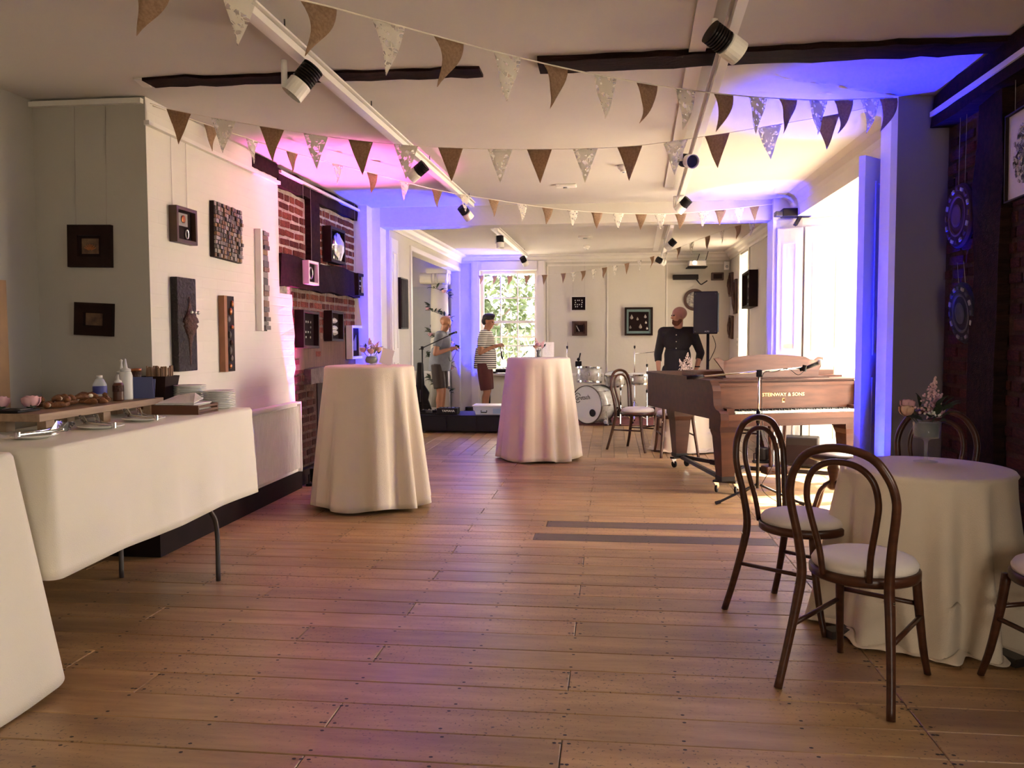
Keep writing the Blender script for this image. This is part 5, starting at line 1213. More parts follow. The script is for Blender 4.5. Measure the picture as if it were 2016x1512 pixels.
for k in range(20): put('rib', rib2, rd2, (-.33+.035*k, 0, .03))
for x in (-.3, .3): MB().bx(x-.02, x+.02, .0, .04, -.10, 0).build('foot', M_WHITE, rd2)

# ------------------------------------------------------------------ stage things
pf = thing('stage_case', 'long low black stage box across the left of the back room', 'stage', (-1.87, 12.10, 0))
MB().bx(-.88, .88, -.36, .36, .03, .255).build('deck', M_BLACK, pf)
for k in range(4): MB().bx(-.86+.43*k, -.86+.43*k+.40, -.372, -.362, .05, .235).build('front_panel', mat('black_cloth_panel', (.008, .006, .006), .9), pf)
for x in (-.8, .8):
    for y in (-.3, .3): MB().bx(x-.03, x+.03, y-.03, y+.03, 0, .03).build('foot', M_STEEL, pf)
sb = thing('storage_box', 'clear plastic storage box on the black stage', 'box', (-1.62, 12.02, .256)); M_FROST = mat('frosted_plastic', (.62, .66, .68), .35, alpha=.75)
MB().prism([(-.30, -.15, 0), (.30, -.15, 0), (.33, -.15, .12), (-.33, -.15, .12)], (0, .30, 0)).build('tub', M_FROST, sb); MB().rbox((0, 0, .128), (.70, .34, .018), .005).build('lid', M_WHITE, sb)
MB().tube([(-.22, -.155, .06), (-.22, -.165, .035), (-.14, -.165, .035), (-.14, -.155, .06)], .008, 6).build('handle', M_BLACK, sb)
MB().bx(-.05, .10, -.153, -.150, .015, .09).build('label_sheet', mat('blue_sheet', (.30, .42, .52), .6), sb)
MB().bx(.12, .26, -.153, -.150, .015, .09).build('label_sheet', mat('pale_sheet', (.55, .60, .62), .6), sb)
au = thing('sound_module', 'black sound module with white lettering on the stage edge', 'mixer', (-2.33, 11.92, .256))
MB().rbox((0, 0, .05), (.30, .22, .09), .006).build('case', M_BLACK, au)
tmm = text_mesh('YAMAHA', .045, .0006, M_WHITE); put('lettering', tmm, au, (0.02, -.1105, .055), (PI/2, 0, 0))
for k in range(5): MB().cyl((-.11+.055*k, -.05, .095), (-.11+.055*k, -.05, .110), .010, n=8).build('knob', M_STEEL, au)
au2 = thing('effects_pedal_board', 'row of small pedals with silver knobs on the stage edge', 'pedals', (-2.63, 11.95, .256))
MB().bx(-.10, .14, -.12, .12, 0, .02).build('board', M_BLACK, au2)
for k in range(3): b_ = MB().rbox((-.06+.085*k, -.03, .040), (.07, .12, .04), .005).build('pedal', M_BLACK if k != 1 else M_STEEL, au2); MB().cyl((-.06+.085*k, -.06, .06), (-.06+.085*k, -.06, .075), .012, n=8).build('knob', M_CHROME, b_)
kt = thing('keyboard_table', 'pale topped folding table by the sash window', 'table', (-1.62, 13.92, 0))
MB().rbox((0, 0, .745), (1.02, .46, .035), .006).build('table_top', M_FWHITE, kt)
for x in (-.42, .42):
    for y in (-.17, .17): MB().cyl((x, y, 0), (x, y, .73), .016, n=8).build('leg', M_BLACK, kt)
    MB().cyl((x, -.17, .25), (x, .17, .45), .010, n=8).build('brace', M_BLACK, kt)
kb2 = thing('electric_keyboard', 'black electric keyboard on the folding table', 'keyboard', (-1.50, 13.88, .763))
MB().rbox((0, 0, .045), (.78, .26, .06), .008).build('case', M_BLACK, kb2)
wk = MB().bx(-.0105, .0105, -.06, .06, 0, .012).mesh('white_key', M_IVORY); bk = MB().bx(-.006, .006, -.035, .035, 0, .012).mesh('black_key', M_EBONY)
for k in range(30):
    put('white_key', wk, kb2, (-.345+.0235*k, -.06, .070))
    if k % 7 not in (2, 6): put('black_key', bk, kb2, (-.333+.0235*k, -.035, .080))
lp = thing('laptop', 'small dark case at the left end of the folding table', 'case', (-1.99, 13.86, .763)); MB().rbox((0, 0, .018), (.22, .22, .034), .005).build('shell', M_BLACK, lp); MB().bx(-.02, .02, -.115, -.110, .01, .025).build('latch', M_STEEL, lp)
def boom_stand(label, loc, a, h, blen, rise, back=.25, mic=None):
    t = thing('microphone_stand', label, 'stand', loc); d = Vector((math.cos(a), math.sin(a), 0))
    MB().cyl((0, 0, .10), (0, 0, h), .011, n=8).build('pole', M_BLACK, t, smooth=True)
    for k in range(3):
        q = a+.6+2*PI*k/3; MB().cyl((0, 0, .14), (.30*math.cos(q), .30*math.sin(q), .01), .009, n=6).build('leg', M_BLACK, t)
    MB().rbox((0, 0, h), (.04, .04, .055), .006).build('boom_clamp', M_BLACK, t)
    MB().cyl(-d*back + Vector((0, 0, h-rise*back/blen)), d*blen + Vector((0, 0, h+rise)), .008, n=8).build('boom', M_BLACK, t, smooth=True)
    return t
boom_stand('black boom microphone stand reaching to the man in grey', (-2.93, 12.9, 0), .12, 1.20, .52, .24, .05)
mc2 = thing('microphone', 'black microphone at the mouth of the man in grey', 'microphone', (-2.47, 12.96, 1.43)); MB().cyl((-.05, 0, -.02), (.05, 0, .01), .011, .015, n=10).build('body', M_BLACK, mc2, smooth=True); MB().ball((.07, 0, .016), .022, 10).build('grille', M_STEEL, mc2, smooth=True)
gb = thing('guitar_bag', 'black padded guitar bag leaning beside the column', 'bag', (-3.13, 13.62, 0), .2)
P = [(-.17, .02), (-.19, .16), (-.13, .33), (-.15, .45), (-.07, .58), (-.05, .95), (.05, .95), (.07, .58), (.15, .45), (.13, .33), (.19, .16), (.17, .02), (0, 0)]
q_ = MB().prism([(x, -.05, z) for x, z in P], (0, .12, 0)).build('body', M_BLACK, gb); bevel(q_, .02, 2)
MB().tube([(0, -.055, .30), (0, -.075, .40), (0, -.055, .50)], .010, 6).build('handle', M_STEEL, gb); MB().bx(-.11, .11, -.062, -.05, .08, .26).build('pocket', M_BLACK, gb)

# ------------------------------------------------------------------ drum kit
rug = thing('rug', 'red patterned rug under the drum kit', 'rug', (0.15, 13.62, 0))
MB().bx(-1.15, 1.15, -.68, .68, 0, .008).build('pile', mat('red_rug', (.20, .04, .03), .95, color2=(.08, .02, .03), scale=9, bump=.5, bscale=80), rug)
for y in (-.66, .66): MB().bx(-1.13, 1.13, y-.015, y+.015, .008, .010).build('border', mat('rug_border', (.30, .16, .10), .95), rug)
M_PEARL = mat('pearl_wrap', (.58, .56, .52), .3, color2=(.40, .38, .35), scale=22, coat=.4); M_HEAD = mat('drum_head', (.66, .66, .64), .5); M_HOOP = mat('dark_hoop', (.06, .035, .03), .35)
def drum(name, label, loc, R_, H, rot, lugs=8, head=M_HEAD, hoop=M_CHROME):
    t = thing(name, label, 'drum', loc); t.rotation_euler = rot
    MB().lathe([(R_, 0), (R_, H)], n=40).build('shell', M_PEARL, t, smooth=True)
    for z, nm in ((-.004, 'resonant_head'), (H+.004, 'batter_head')): MB().lathe([(0, z), (R_-.004, z), (R_+.002, z-.004 if z > 0 else z+.004)], n=40).build(nm, head, t)
    for z in (-.012, H-.012): MB().lathe([(R_+.004, z), (R_+.014, z), (R_+.014, z+.024), (R_+.004, z+.024)], n=40, ring=True).build('hoop', hoop, t)
    for k in range(lugs):
        a = 2*PI*k/lugs; MB().rbox((math.cos(a)*(R_+.010), math.sin(a)*(R_+.010), H/2), (.018, .022, .05), .004, (0, 0, a)).build('lug', M_CHROME, t)
        MB().cyl((math.cos(a)*(R_+.014), math.sin(a)*(R_+.014), .01), (math.cos(a)*(R_+.014), math.sin(a)*(R_+.014), H-.01), .003, n=5).build('tension_rod', M_CHROME, t)
    return t
# bass drum lies on its side: local z axis points at the audience
nd = Vector((-.60, -.80, 0)); RB = nd.to_track_quat('Z', 'Y').to_euler()
bd = drum('bass_drum', 'large pearl bass drum with a lettered white head', (-.36-nd.x*.36, 12.98-nd.y*.36, .318), .285, .36, RB, 8, M_HEAD, M_HOOP)
tg = text_mesh('Gretsch', .10, .0008, M_BLACK); put('head_lettering', tg, bd, (-.075, .105, .372), (0, 0, .12), (.9, 1.0, 1))
MB().tube([(-.17+.06*math.cos(a), .10+.075*math.sin(a), .372) for a in [2*PI*(i/18)*.85+.5 for i in range(18)]], .005, 5).build('head_swash', M_BLACK, bd)
MB().lathe([(0, .366), (.055, .366), (.058, .374), (0, .375)], (.12, -.12, 0), 22).build('port_hole', M_BLACK, bd)
for s in (-1, 1): MB().cyl((s*.27, -.10, .22), (s*.37, -.30, .30), .009, n=6).build('spur', M_CHROME, bd)
drum('tom_drum', 'pearl tom mounted above the bass drum', (-.33, 13.20, .66), .185, .22, (-.10, .03, 0))
drum('tom_drum', 'small tilted pearl tom right of the bass drum', (.08, 13.32, .61), .145, .18, (.18, -.12, 0), 6)
drum('snare_drum', 'pearl snare drum behind the bentwood chair by the piano', (.44, 13.48, .63), .17, .14, (.05, .0, 0), 6)
drum('floor_tom', 'pearl floor tom behind the tall table', (-.92, 13.45, .24), .20, .38, (0, 0, 0), 8)
def stand(label, loc, h, top='wing', arm=None, spread=.28):
    t = thing('drum_stand', label, 'stand', loc)
    MB().cyl((0, 0, .05), (0, 0, h*.55), .012, n=8).build('tube', M_CHROME, t, smooth=True); MB().cyl((0, 0, h*.55), (0, 0, h), .008, n=8).build('tube', M_CHROME, t, smooth=True)
    MB().rbox((0, 0, h*.55), (.03, .03, .04), .005).build('clamp', M_BLACK, t)
    for k in range(3):
        q = .5+2*PI*k/3; MB().tube([(0, 0, .30), (spread*math.cos(q), spread*math.sin(q), .01)], .008, 6).build('leg', M_CHROME, t); MB().cyl((0, 0, .09), (spread*.55*math.cos(q), spread*.55*math.sin(q), .145), .005, n=5).build('brace', M_CHROME, t)
        MB().ball((spread*math.cos(q), spread*math.sin(q), .014), .014, 8).build('rubber_foot', M_BLACK, t)
    if arm:
        MB().cyl((0, 0, h-.14), arm, .006, n=6).build('boom_arm', M_CHROME, t); MB().cyl(Vector(arm), Vector(arm)+Vector((0, 0, .06)), .006, n=6).build('tilter', M_CHROME, t); MB().cyl(Vector(arm)+Vector((0, 0, .05)), Vector(arm)+Vector((0, 0, .09)), .018, n=10).build('felt', M_BLACK, t)
    MB().cyl((0, 0, h-.05), (0, 0, h-.01), .016, n=10).build('felt', M_BLACK, t); MB().cyl((0, 0, h), (0, 0, h+.06), .003, n=5).build('threaded_tip', M_CHROME, t)
    return t
stand('tall chrome cymbal stand with a boom arm left of the black-shirted man', (.395, 13.87, .009), 1.22, arm=(.42, 0, 1.12))
stand('short chrome stand with a black felt top behind the piano tail', (.56, 13.0, .009), .95)
stand('chrome stand under the small tilted tom', (.16, 13.10, .009), .58, spread=.22)
stand('thin chrome cymbal stand left of the tom, behind the tall table', (-.70, 13.72, .009), 1.22, spread=.16)
stand('thin chrome cymbal stand nearest the sash window casing', (-1.0, 14.08, .009), 1.18, spread=.16)
cj = thing('percussion_block', 'black percussion block with a tilted beater on the tom rim', 'percussion', (-.50, 13.3, .892)); MB().rbox((0, 0, .045), (.10, .08, .09), .006).build('block', M_BLACK, cj); MB().cyl((.0, 0, .09), (.03, 0, .22), .011, n=8).build('beater', M_BLACK, cj); MB().ball((.0, 0, .12), .028, 10).build('ball_joint', M_BLACK, cj, smooth=True)
bp_ = thing('drum_pedal', 'chrome bass drum pedal and beater on the rug', 'pedal', (-.02, 12.99, .010)); MB().box((0, .04, .03), (.08, .22, .012), (.25, 0, 0)).build('footboard', M_CHROME, bp_); MB().ball((-.05, -.02, .045), .035, 12).build('beater', M_HEAD, bp_, smooth=True); MB().bx(-.06, .06, -.07, .16, 0, .012).build('base', M_BLACK, bp_)

# ------------------------------------------------------------------ loudspeaker, projector, small devices
spk = thing('loudspeaker', 'black loudspeaker on a pole in front of the round plaque', 'speaker', (1.17, 10.52, 1.40), -.20)
b_ = MB().prism([(-.145, -.14, 0), (.145, -.14, 0), (.12, .13, 0), (-.12, .13, 0)], (0, 0, .515)).build('cabinet', M_BLACK, spk); bevel(b_, .012, 2)
MB().bx(-.135, .135, -.150, -.141, .012, .503).build('grille', mat('speaker_grille', (.016, .012, .012), .6, bump=.6, bscale=500), spk)
MB().box((.140, .0, .2575), (.012, .24, .47), (0, 0, .092)).build('side_light_sheet', mat('bluish_side_light', (.10, .15, .155), .35), spk)  # bluish reflected light on the cabinet side, put into this sheet's colour
for x in (-.12, .12):
    for z in (.03, .485): MB().lathe([(.007, 0), (.006, .004), (0, .005)], (x, -.150, z), 10, rot=Euler((PI/2, 0, 0)).to_matrix()).build('screw', M_STEEL, spk)
put('lettering', text_mesh('ALTO', .022, .0006, M_WHITE), spk, (.02, -.1515, .03), (PI/2, 0, 0))
ss = thing('speaker_stand', 'black pole stand carrying the loudspeaker', 'stand', (1.19, 10.52, 0)); MB().cyl((0, 0, .2), (0, 0, 1.40), .018, n=10).build('pole', M_BLACK, ss, smooth=True)
MB().lathe([(0, 0), (.12, 0), (.12, .015), (.04, .03), (.025, .20), (0, .21)], n=24).build('base', M_BLACK, ss, smooth=False)
MB().tube(curve_pts([(.05, -.05, 1.38), (.09, -.03, 1.25), (.03, -.04, 1.1), (-.02, -.05, 1.0), (.06, -.05, .88), (.02, -.04, .5)], 5), .004, 5).build('cable', M_BLACK, ss, smooth=True)
pj = thing('projector', 'grey projector on a shelf high in the back right corner', 'projector', (1.40, 14.22, 2.47))
MB().rbox((.02, 0, .10), (.28, .24, .09), .012).build('case', M_FWHITE, pj); MB().lathe([(.035, 0), (.03, .02), (0, .02)], (-.03, -.12, .105), 16, rot=Euler((PI/2, 0, 0)).to_matrix()).build('lens', mat('lit_lens', (.9, .9, .85), .2, emit=(1, .95, .85), estr=2.0), pj); MB().bx(-.14, .18, -.10, .28, .035, .05).build('shelf', M_BLACK, pj); MB().cyl((.16, 0, .15), (.20, 0, .30), .006, n=6).build('mount_arm', M_BLACK, pj); MB().cyl((0.02, 0, .14), (.06, 0, .26), .006, n=6).build('mount_arm', M_BLACK, pj)
sbx = thing('sound_bar', 'black bar mounted under the projector', 'speaker', (1.25, 14.40, 2.36)); MB().rbox((0, 0, 0), (.42, .10, .085), .010).build('case', M_BLACK, sbx); MB().bx(-.03, .03, .05, .10, -.03, .03).build('bracket', M_STEEL, sbx); MB().tube(curve_pts([(.18, 0, -.04), (.25, 0, -.12), (.30, 0, -.10), (.36, 0, -.06)], 4), .010, 6).build('cable', M_BLACK, sbx, smooth=True)
wb = thing('wall_box', 'small brown wall box beside the projector bar', 'box', (1.78, 14.45, 2.37)); MB().rbox((0, 0, 0), (.20, .09, .13), .008).build('case', M_FBROWN, wb); MB().bx(-.07, .07, -.05, -.045, -.04, .04).build('cover', M_MAT, wb)
cs = thing('security_sensor', 'white sensor in the upper right back corner', 'sensor', (1.93, 14.45, 2.55)); MB().rbox((0, 0, 0), (.09, .08, .14), .012).build('case', M_WHITE, cs); MB().lathe([(.025, 0), (.022, .015), (0, .018)], (0, -.04, -.02), 12, rot=Euler((PI/2, 0, 0)).to_matrix()).build('lens', M_GREY, cs)
wp = thing('projector', 'black projector on a bracket at the right pier by the lintel', 'projector', (1.93, 9.16, 2.66)); MB().rbox((0, 0, 0), (.30, .16, .085), .010).build('case', M_BLACK, wp); MB().rbox((-.17, -.01, -.01), (.10, .12, .05), .008).build('lens_hood', M_STEEL, wp); MB().cyl((.10, .02, .04), (.10, .02, .13), .008, n=6).build('mount_post', M_BLACK, wp); MB().cyl((.06, .02, .13), (.15, .02, .13), .010, n=8).build('mount_arm', M_BLACK, wp); MB().cyl((.15, .02, .10), (.15, .02, .16), .016, n=8).build('mount_knob', M_BLACK, wp); MB().box((.02, .02, -.08), (.03, .10, .10), (0, .5, 0)).build('bracket', M_BLACK, wp)
sw = thing('light_switch', 'white switch plate near the far right window', 'switch', (1.996, 13.55, 1.28)); MB().bx(-.008, .004, -.05, .05, -.06, .06).build('plate', M_WHITE, sw); MB().bx(-.014, -.008, -.015, .015, -.02, .02).build('rocker', M_GREY, sw)
v4 = thing('flower_vase', 'pale dried plumes on the low table behind the piano', 'vase', (.90, 10.20, .742)); MB().lathe([(0, 0), (.04, 0), (.045, .02), (.03, .12), (.04, .18), (.036, .18), (.025, .12), (0, .02)], n=20).build('vase', M_VASE, v4, smooth=True)
M_PAMPAS = mat('pale_plume', (.66, .54, .44), .9)
for k, (dx, dz) in enumerate(((-.08, .36), (.02, .44), (.07, .38), (-.02, .33))): astilbe(v4, (0, 0, .14), (dx, .02*k-.03, dz), 70+k, M_PAMPAS)
# bag and amplifier under the piano, seen through the chairs
am = thing('stage_amplifier', 'small dark amplifier standing behind the piano legs', 'amplifier', (2.0, 9.05, 0), -.3); MB().rbox((0, 0, .17), (.34, .24, .30), .015).build('cabinet', M_BLACK, am); MB().bx(-.14, .14, -.125, -.120, .05, .24).build('grille', M_MAT, am)
for x in (-.13, .13): MB().bx(x-.02, x+.02, -.08, .08, 0, .02).build('foot', M_BLACK, am)

# ------------------------------------------------------------------ people
def skin(name, c): return mat(name, c, .5, vary=.12, scale=8, spec=.35)
def fused(name, mb, m, parent, voxel, smooth=4):
    o = mb.build(name, m, parent, smooth=True); q = o.modifiers.new('fuse', 'REMESH'); q.mode = 'VOXEL'; q.voxel_size = voxel; q.use_smooth_shade = True
    s = o.modifiers.new('soften', 'SMOOTH'); s.factor = .5; s.iterations = smooth; return o
def hand(mb, wrist, d, palm_n, curl, s=1.0):
    """palm and five fingers along d; palm_n = palm normal; fingers curl towards it"""
    w, d, n = Vector(wrist), Vector(d).normalized(), Vector(palm_n).normalized(); side = d.cross(n).normalized(); n = side.cross(d)
    R = Matrix((side, n, d)).transposed()
    mb.ball(w + d*.045*s, (.040*s, .016*s, .050*s), 12, rot=R)
    mb.capsule(w - d*.03, w + d*.03, .026*s, .028*s, 10)
    for k, L_ in enumerate((.062, .070, .066, .052)):
        b = w + d*.085*s + side*(.030-.020*k)*s; a0 = curl*.6
        d1 = (d*math.cos(a0) + n*math.sin(a0)); d2 = (d*math.cos(a0+curl) + n*math.sin(a0+curl))
        m1 = b + d1*L_*.5*s; mb.capsule(b - d*.02, m1, .0092*s, .0086*s, 8); mb.capsule(m1, m1 + d2*L_*.5*s, .0086*s, .0074*s, 8)
    tb = w + d*.02*s + side*.030*s; td = (d*.62 + side*.62 + n*.45).normalized(); t1 = tb + td*.035*s; mb.capsule(tb, t1, .012*s, .0105*s, 8); mb.capsule(t1, t1 + (td*.6 + d*.5 + n*.4).normalized()*.032*s, .0105*s, .0085*s, 8)
def head_shape(mb, c, yaw, pitch, s=1.0):
    """skull, jaw, nose, brow, lips and ears; returns the head's rotation and centre (x forward)"""
    R = Euler((0, pitch, yaw)).to_matrix(); c = Vector(c); P = lambda x, y, z: c + R @ Vector((x*s, y*s, z*s))
    mb.ball(P(-.012, 0, .035), (.098*s, .077*s, .085*s), 22, rot=R); mb.ball(P(.022, 0, -.035), (.066*s, .060*s, .078*s), 18, rot=R)
    mb.ball(P(.045, 0, -.085), (.036*s, .040*s, .028*s), 12, rot=R)
    mb.capsule(P(.082, 0, .012), P(.102, 0, -.022), .009*s, .0135*s, 10)
    mb.ball(P(.070, 0, .028), (.018*s, .05*s, .010*s), 10, rot=R); mb.ball(P(.076, 0, -.058), (.014*s, .024*s, .008*s), 10, rot=R); mb.ball(P(.075, 0, -.070), (.013*s, .021*s, .007*s), 10, rot=R)
    for y in (-1, 1): mb.ball(P(-.008, y*.077, -.008), (.020*s, .010*s, .032*s), 10, rot=R); mb.ball(P(.055, y*.038, -.02), (.024*s, .022*s, .022*s), 10, rot=R)
    return R, P
def person(label, loc, rz, H, head, arms, legs, sk, shirt, sleeve, bottom, bottom_m, shirt_hem=.86, lean=0.0, sock=None, belly=0.0, hair=None, beard=None):
    """x forward, y left, z up in the person's own frame, at life size; H scales it"""
    t = thing('person', label, 'person', loc, rz); k = H/1.76; t.scale = (k, k, k)
    body = MB(); top = MB(); low = MB()
    L = lambda z: lean*max(0, z-.95)       # forward lean of the trunk
    hips = [(.0, .095, .93), (.0, -.095, .93)]
    for i, (kn, an, toe) in enumerate(legs):
        body.capsule(hips[i], kn, .088, .058); body.capsule(kn, an, .057, .038); cm = Vector(kn).lerp(Vector(an), .32); body.ball(cm + Vector((-.016, 0, 0)), (.052, .050, .11), 12)
        an_v = Vector(an); td = (Vector(toe)-an_v); td.z = 0; td.normalize(); body.capsule(an_v + Vector((0, 0, -.035)) - td*.045, an_v + td*.14 + Vector((0, 0, -.048)), .034, .028, 10)
    body.ball((0, 0, .97), (.125, .165, .13), 18); body.ball((L(1.12)+belly*.4, 0, 1.12), (.115+belly, .150, .16), 18); body.ball((L(1.32), 0, 1.32), (.122, .170, .15), 18)
    sh = [(L(1.43)-.01, .185, 1.425), (L(1.43)-.01, -.185, 1.425)]
    body.capsule(sh[0], sh[1], .058, .058); hc = Vector(head['c']); nb = Vector((L(1.45), 0, 1.44)); body.capsule(nb, hc + Vector((-.018, 0, -.06)), .060, .054)
    for i, (el, wr, hd, pn, cu) in enumerate(arms):
        body.capsule(sh[i], el, .054, .042); body.capsule(el, wr, .042, .027); hand(body, wr, hd, pn, cu)
    R, P = head_shape(body, hc, head['yaw'], head['pitch'])
    fused('body', body, sk, t, .0085)
    # shirt
    top.ball((L(1.32), 0, 1.315), (.142, .190, .16), 20); top.ball((L(1.12)+belly*.45, 0, 1.12), (.137+belly, .172, .19), 20)
    hb = Vector((L(.95)*.3+belly*.3, 0, shirt_hem)); top.tube([(L(1.2), 0, 1.2), (L(1.05)+belly*.4, 0, 1.05), hb + Vector((0, 0, .03)), hb], [.158, .168+belly*.6, .172+belly*.5, .172+belly*.5], 26)
    top.capsule(sh[0], sh[1], .072, .072); top.capsule(nb + Vector((0, 0, -.03)), nb + Vector((0, 0, .01)), .085, .070)
    for i, (el, wr, hd, pn, cu) in enumerate(arms):
        e = Vector(el); s0 = Vector(sh[i])
        if sleeve <= 1.0: top.tube([s0, s0.lerp(e, sleeve*.5), s0.lerp(e, sleeve)], [.070, .068, .066], 16)
        else: w = Vector(wr); top.capsule(s0, e, .068, .054); top.tube([e, e.lerp(w, (sleeve-1)*.9), e.lerp(w, sleeve-1)], [.054, .046, .047], 14)
    fused('shirt', top, shirt, t, .011, 3)
    # shorts or trousers
    low.ball((0, 0, .965), (.140, .178, .125), 18)
    for i, (kn, an, toe) in enumerate(legs):
        h0 = Vector(hips[i]); kv = Vector(kn); av = Vector(an)
        if bottom <= 1.0: low.tube([h0 + Vector((0, 0, .02)), h0.lerp(kv, .5), h0.lerp(kv, bottom)], [.108, .108, .100], 18)
        else: low.capsule(h0, kv, .105, .075); low.tube([kv, kv.lerp(av, .5), kv.lerp(av, .97)], [.074, .068, .064], 16)
    fused('shorts' if bottom <= 1 else 'trousers', low, bottom_m, t, .011, 3)
    for i, (kn, an, toe) in enumerate(legs):
        an_v = Vector(an); td = (Vector(toe)-an_v); td.z = 0; td.normalize(); s_ = MB(); s_.capsule(an_v + Vector((0, 0, -.042)) - td*.05, an_v + td*.15 + Vector((0, 0, -.052)), .041, .034, 12); s_.tube([an_v + Vector((0, 0, -.03)), an_v + Vector((0, 0, .05))], [.048, .045], 12)
        fused('shoe', s_, M_BLACK, t, .010, 2)
    for y in (-1, 1): MB().ball(P(.082, y*.031, .010), .0095, 10).build('eye', mat('dark_eye', (.02, .014, .012), .2), t, smooth=True)
    if hair: hair(t, R, P)
    if beard: beard(t, R, P)
    return t, R, P
SK1 = skin('skin_tan', (.36, .16, .09)); SK2 = skin('skin_light', (.46, .23, .14))
def stripes():
    m = mat('striped_jersey', (.75, .71, .63), .9, spec=.1); nt = m.node_tree; N = nt.nodes; L = nt.links
    tc = N.new('ShaderNodeTexCoord'); sx = N.new('ShaderNodeSeparateXYZ'); L.new(tc.outputs['Object'], sx.inputs[0])
    ml = N.new('ShaderNodeMath'); ml.operation = 'MULTIPLY'; ml.inputs[1].default_value = 1/.033; L.new(sx.outputs['Z'], ml.inputs[0]); fr = N.new('ShaderNodeMath'); fr.operation = 'FRACT'; L.new(ml.outputs[0], fr.inputs[0])
    gt = N.new('ShaderNodeMath'); gt.operation = 'GREATER_THAN'; gt.inputs[1].default_value = .60; L.new(fr.outputs[0], gt.inputs[0])
    mx = N.new('ShaderNodeMix'); mx.data_type = 'RGBA'; mx.inputs[6].default_value = (.72, .68, .60, 1); mx.inputs[7].default_value = (.035, .025, .025, 1); L.new(gt.outputs[0], mx.inputs[0]); L.new(mx.outputs[2], N['Principled BSDF'].inputs['Base Color']); return m
M_GSHIRT = mat('grey_shirt', (.15, .15, .165), .9, vary=.15, scale=14); M_DSHORT = mat('dark_shorts', (.035, .022, .018), .9); M_BURG = mat('burgundy_shorts', (.10, .022, .020), .9, vary=.2); M_BSHIRT = mat('black_shirt', (.010, .007, .007), .85); M_BTROU = mat('black_trousers', (.010, .007, .008), .85)
legs_std = [((.02, .10, .50), (-.02, .11, .085), (.2, .13, 0)), ((.03, -.10, .50), (.02, -.12, .085), (.24, -.14, 0))]
p1, R1, P1 = person('bald man in a grey shirt and dark shorts looking down at his hands', (-2.735, 13.25, 0), -.12, 1.73, dict(c=(.115, 0, 1.615), yaw=-.1, pitch=.42),
    [((.02, .235, 1.13), (.23, .10, 1.21), (.9, -.35, .25), (0, -.6, -.5), .7), ((.02, -.245, 1.13), (.22, -.10, 1.20), (.9, .40, .28), (0, .6, -.5), .7)], [((.02, .11, .50), (-.01, .12, .085), (.2, .16, 0)), ((.05, -.10, .50), (.02, -.11, .085), (.24, -.13, 0))], SK1, M_GSHIRT, .62, .86, M_DSHORT, .84, .16, belly=.02)
ph = thing('handheld_device', 'small dark device held by the man in grey', 'device', (-2.43, 13.21, 1.205)); MB().rbox((0, 0, .02), (.07, .05, .04), .008, (0, .3, .3)).build('case', M_BLACK, ph); MB().tube(curve_pts([(0, 0, .02), (-.03, -.02, -.10), (-.10, -.06, -.22), (-.15, -.02, -.05), (-.17, -.02, .18)], 5), .0035, 5).build('cable', M_BLACK, ph, smooth=True)
def dark_hair(t, R, P):
    mb = MB(); mb.ball(P(-.018, 0, .055), (.102, .083, .082), 20, rot=R); mb.ball(P(-.055, 0, .0), (.066, .078, .075), 16, rot=R); mb.ball(P(.04, 0, .10), (.055, .062, .028), 14, rot=R); mb.ball(P(.02, .02, .115), (.07, .05, .03), 12, rot=R)
    fused('hair', mb, mat('dark_brown_hair', (.018, .009, .006), .6, bump=.5, bscale=90), t, .009, 2)
p2, R2, P2 = person('dark-haired man in a striped shirt and burgundy shorts', (-2.02, 13.40, 0), -.10, 1.75, dict(c=(.075, 0, 1.625), yaw=-.15, pitch=.22),
    [((-.02, .24, 1.13), (.20, .10, 1.24), (.95, -.3, .20), (0, -.6, -.5), .85), ((-.01, -.25, 1.13), (.20, -.10, 1.23), (.95, .35, .22), (0, .6, -.5), .85)], [((.03, .10, .50), (-.08, .11, .085), (.15, .13, 0)), ((.06, -.10, .50), (.03, -.12, .085), (.25, -.12, 0))], SK1, stripes(), .70, .95, M_BURG, .86, .08, belly=.025, hair=dark_hair)
cbl = MB().tube(curve_pts([(-1.735, 13.37, 1.26), (-1.75, 13.36, 1.15), (-1.73, 13.36, 1.02), (-1.74, 13.38, 1.14), (-1.715, 13.37, 1.0), (-1.72, 13.40, 1.24)], 6), .006, 6).build('cable_loop', M_BLACK, None, smooth=True); tag(cbl, 'black cable hanging from the hands of the striped man', 'cable')
def ginger(t, R, P):
    mb = MB(); mb.ball(P(.040, 0, -.082), (.052, .058, .045), 16, rot=R); mb.ball(P(.012, 0, -.055), (.052, .066, .045), 14, rot=R); mb.ball(P(.078, 0, -.052), (.014, .030, .008), 10, rot=R)
    fused('beard', mb, mat('ginger_beard', (.16, .055, .022), .85, bump=.6, bscale=120), t, .008, 2)
p3, R3, P3 = person('bald bearded man in a black shirt looking aside beside the loudspeaker', (.86, 11.00, 0), -1.75, 1.76, dict(c=(.045, .02, 1.63), yaw=-1.05, pitch=.02),
    [((-.10, .285, 1.16), (.03, .245, .96), (.35, -.25, -.9), (0, -1, 0), .35), ((-.05, -.255, 1.14), (.03, -.235, .93), (.2, .12, -.95), (0, 1, 0), .3)], legs_std, SK2, M_BSHIRT, 1.45, 1.5, M_BTROU, .88, 0.0, beard=ginger)
for k in range(5): MB().ball((.150+.006*(k == 2), 0.0, 1.39-.085*k), (.005, .007, .007), 8).build('button', M_IVORY, p3, smooth=True)
MB().lathe([(.030, -.008), (.034, -.006), (.034, .006), (.030, .008)], (.045, .257, .985), 14, ring=True).build('wrist_watch', M_BLACK, p3)

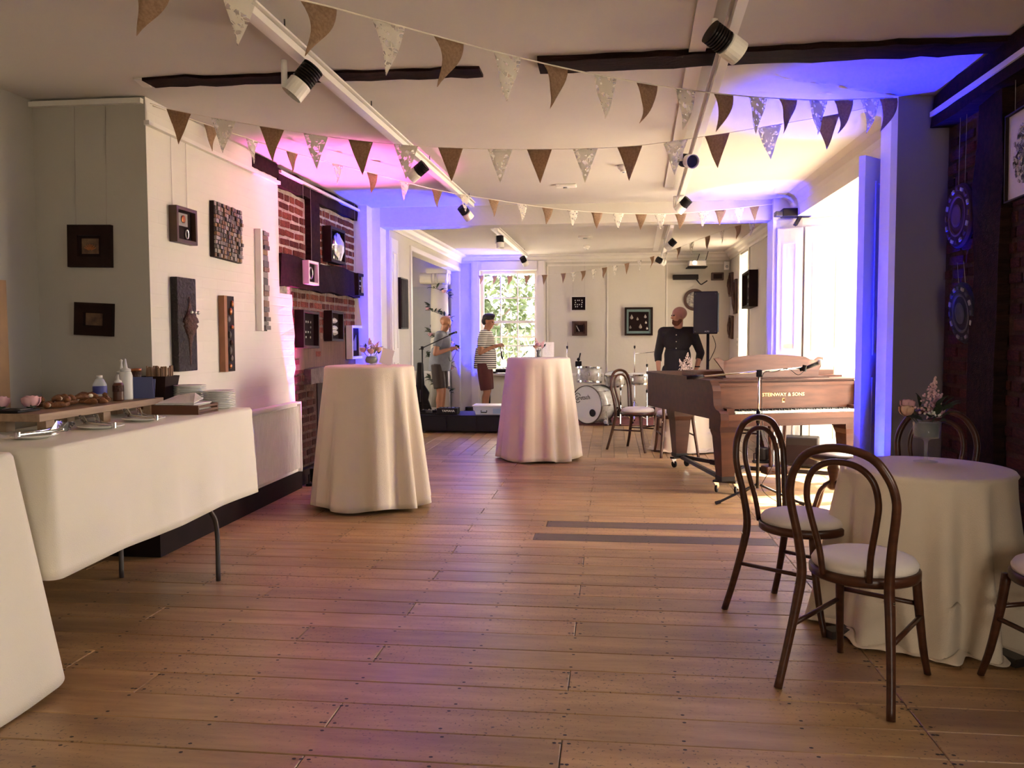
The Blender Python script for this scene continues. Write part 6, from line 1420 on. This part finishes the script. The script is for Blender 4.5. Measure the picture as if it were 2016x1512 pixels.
# ------------------------------------------------------------------ outside the windows
M_TLEAF = mat('sunlit_leaf', (.035, .065, .02), .7, color2=(.018, .035, .012), scale=3, rand=.2); M_BARK = mat('bark', (.06, .04, .03), .9)
def tree(label, loc, h, R_, seed, n=900):
    t = thing('tree', label, 'tree', loc, 0, 'trees outside'); r = random.Random(seed); mb = MB()
    MB().tube([(0, 0, 0), (.1, 0, h*.35), (0, .1, h*.6)], [.14, .11, .07], 8).build('trunk', M_BARK, t)
    for k in range(6):
        a = r.uniform(0, 6.28); MB().tube([(.05, 0, h*(.35+.05*k)), (R_*.6*math.cos(a), R_*.6*math.sin(a), h*(.5+.06*k))], [.05, .02], 6).build('branch', M_BARK, t)
    for k in range(n):
        a = r.uniform(0, 6.28); q = R_*math.sqrt(r.random()); z = h*.62 + h*.40*r.uniform(-1, 1)*math.sqrt(max(0, 1-(q/R_)**2*.7))
        c = Vector((q*math.cos(a), q*math.sin(a), z)); s = r.uniform(.07, .15); R = Euler((r.uniform(-1, 1), r.uniform(-1, 1), r.uniform(0, 6.28))).to_matrix()
        mb.add([c + R @ Vector(v) for v in ((-s, 0, 0), (0, -s*.5, 0), (s, 0, 0), (0, s*.5, .02))], [(0, 1, 2, 3)])
    stuff(mb.build('foliage', M_TLEAF, t))
tree('leafy tree seen in the left of the sash window', (-4.9, 20.0, -.2), 4.6, 1.5, 1, 1500)
tree('leafy tree seen in the right of the sash window', (-1.5, 22.6, -.2), 5.2, 1.6, 2, 1500)
tree('low leafy tree behind the railing outside the sash window', (-2.75, 18.4, -.2), 3.0, 1.0, 4, 1100)
tree('tree glimpsed through the bay window by the shutter', (8.5, 17.5, -.2), 4.5, 1.6, 3, 700)
tree('small sunlit shrub outside the bay window', (4.55, 14.9, -.2), 3.0, .55, 8, 110)
rl = thing('iron_railing', 'black iron railing outside the sash window', 'railing', (-2.2, 17.0, -.2))
for z in (.35, 1.55): MB().bx(-1.6, 1.6, -.012, .012, z, z+.03).build('rail', M_STEEL, rl)
for k in range(27): MB().cyl((-1.56+.12*k, 0, 0), (-1.56+.12*k, 0, 1.72), .009, n=6).build('baluster', M_STEEL, rl)
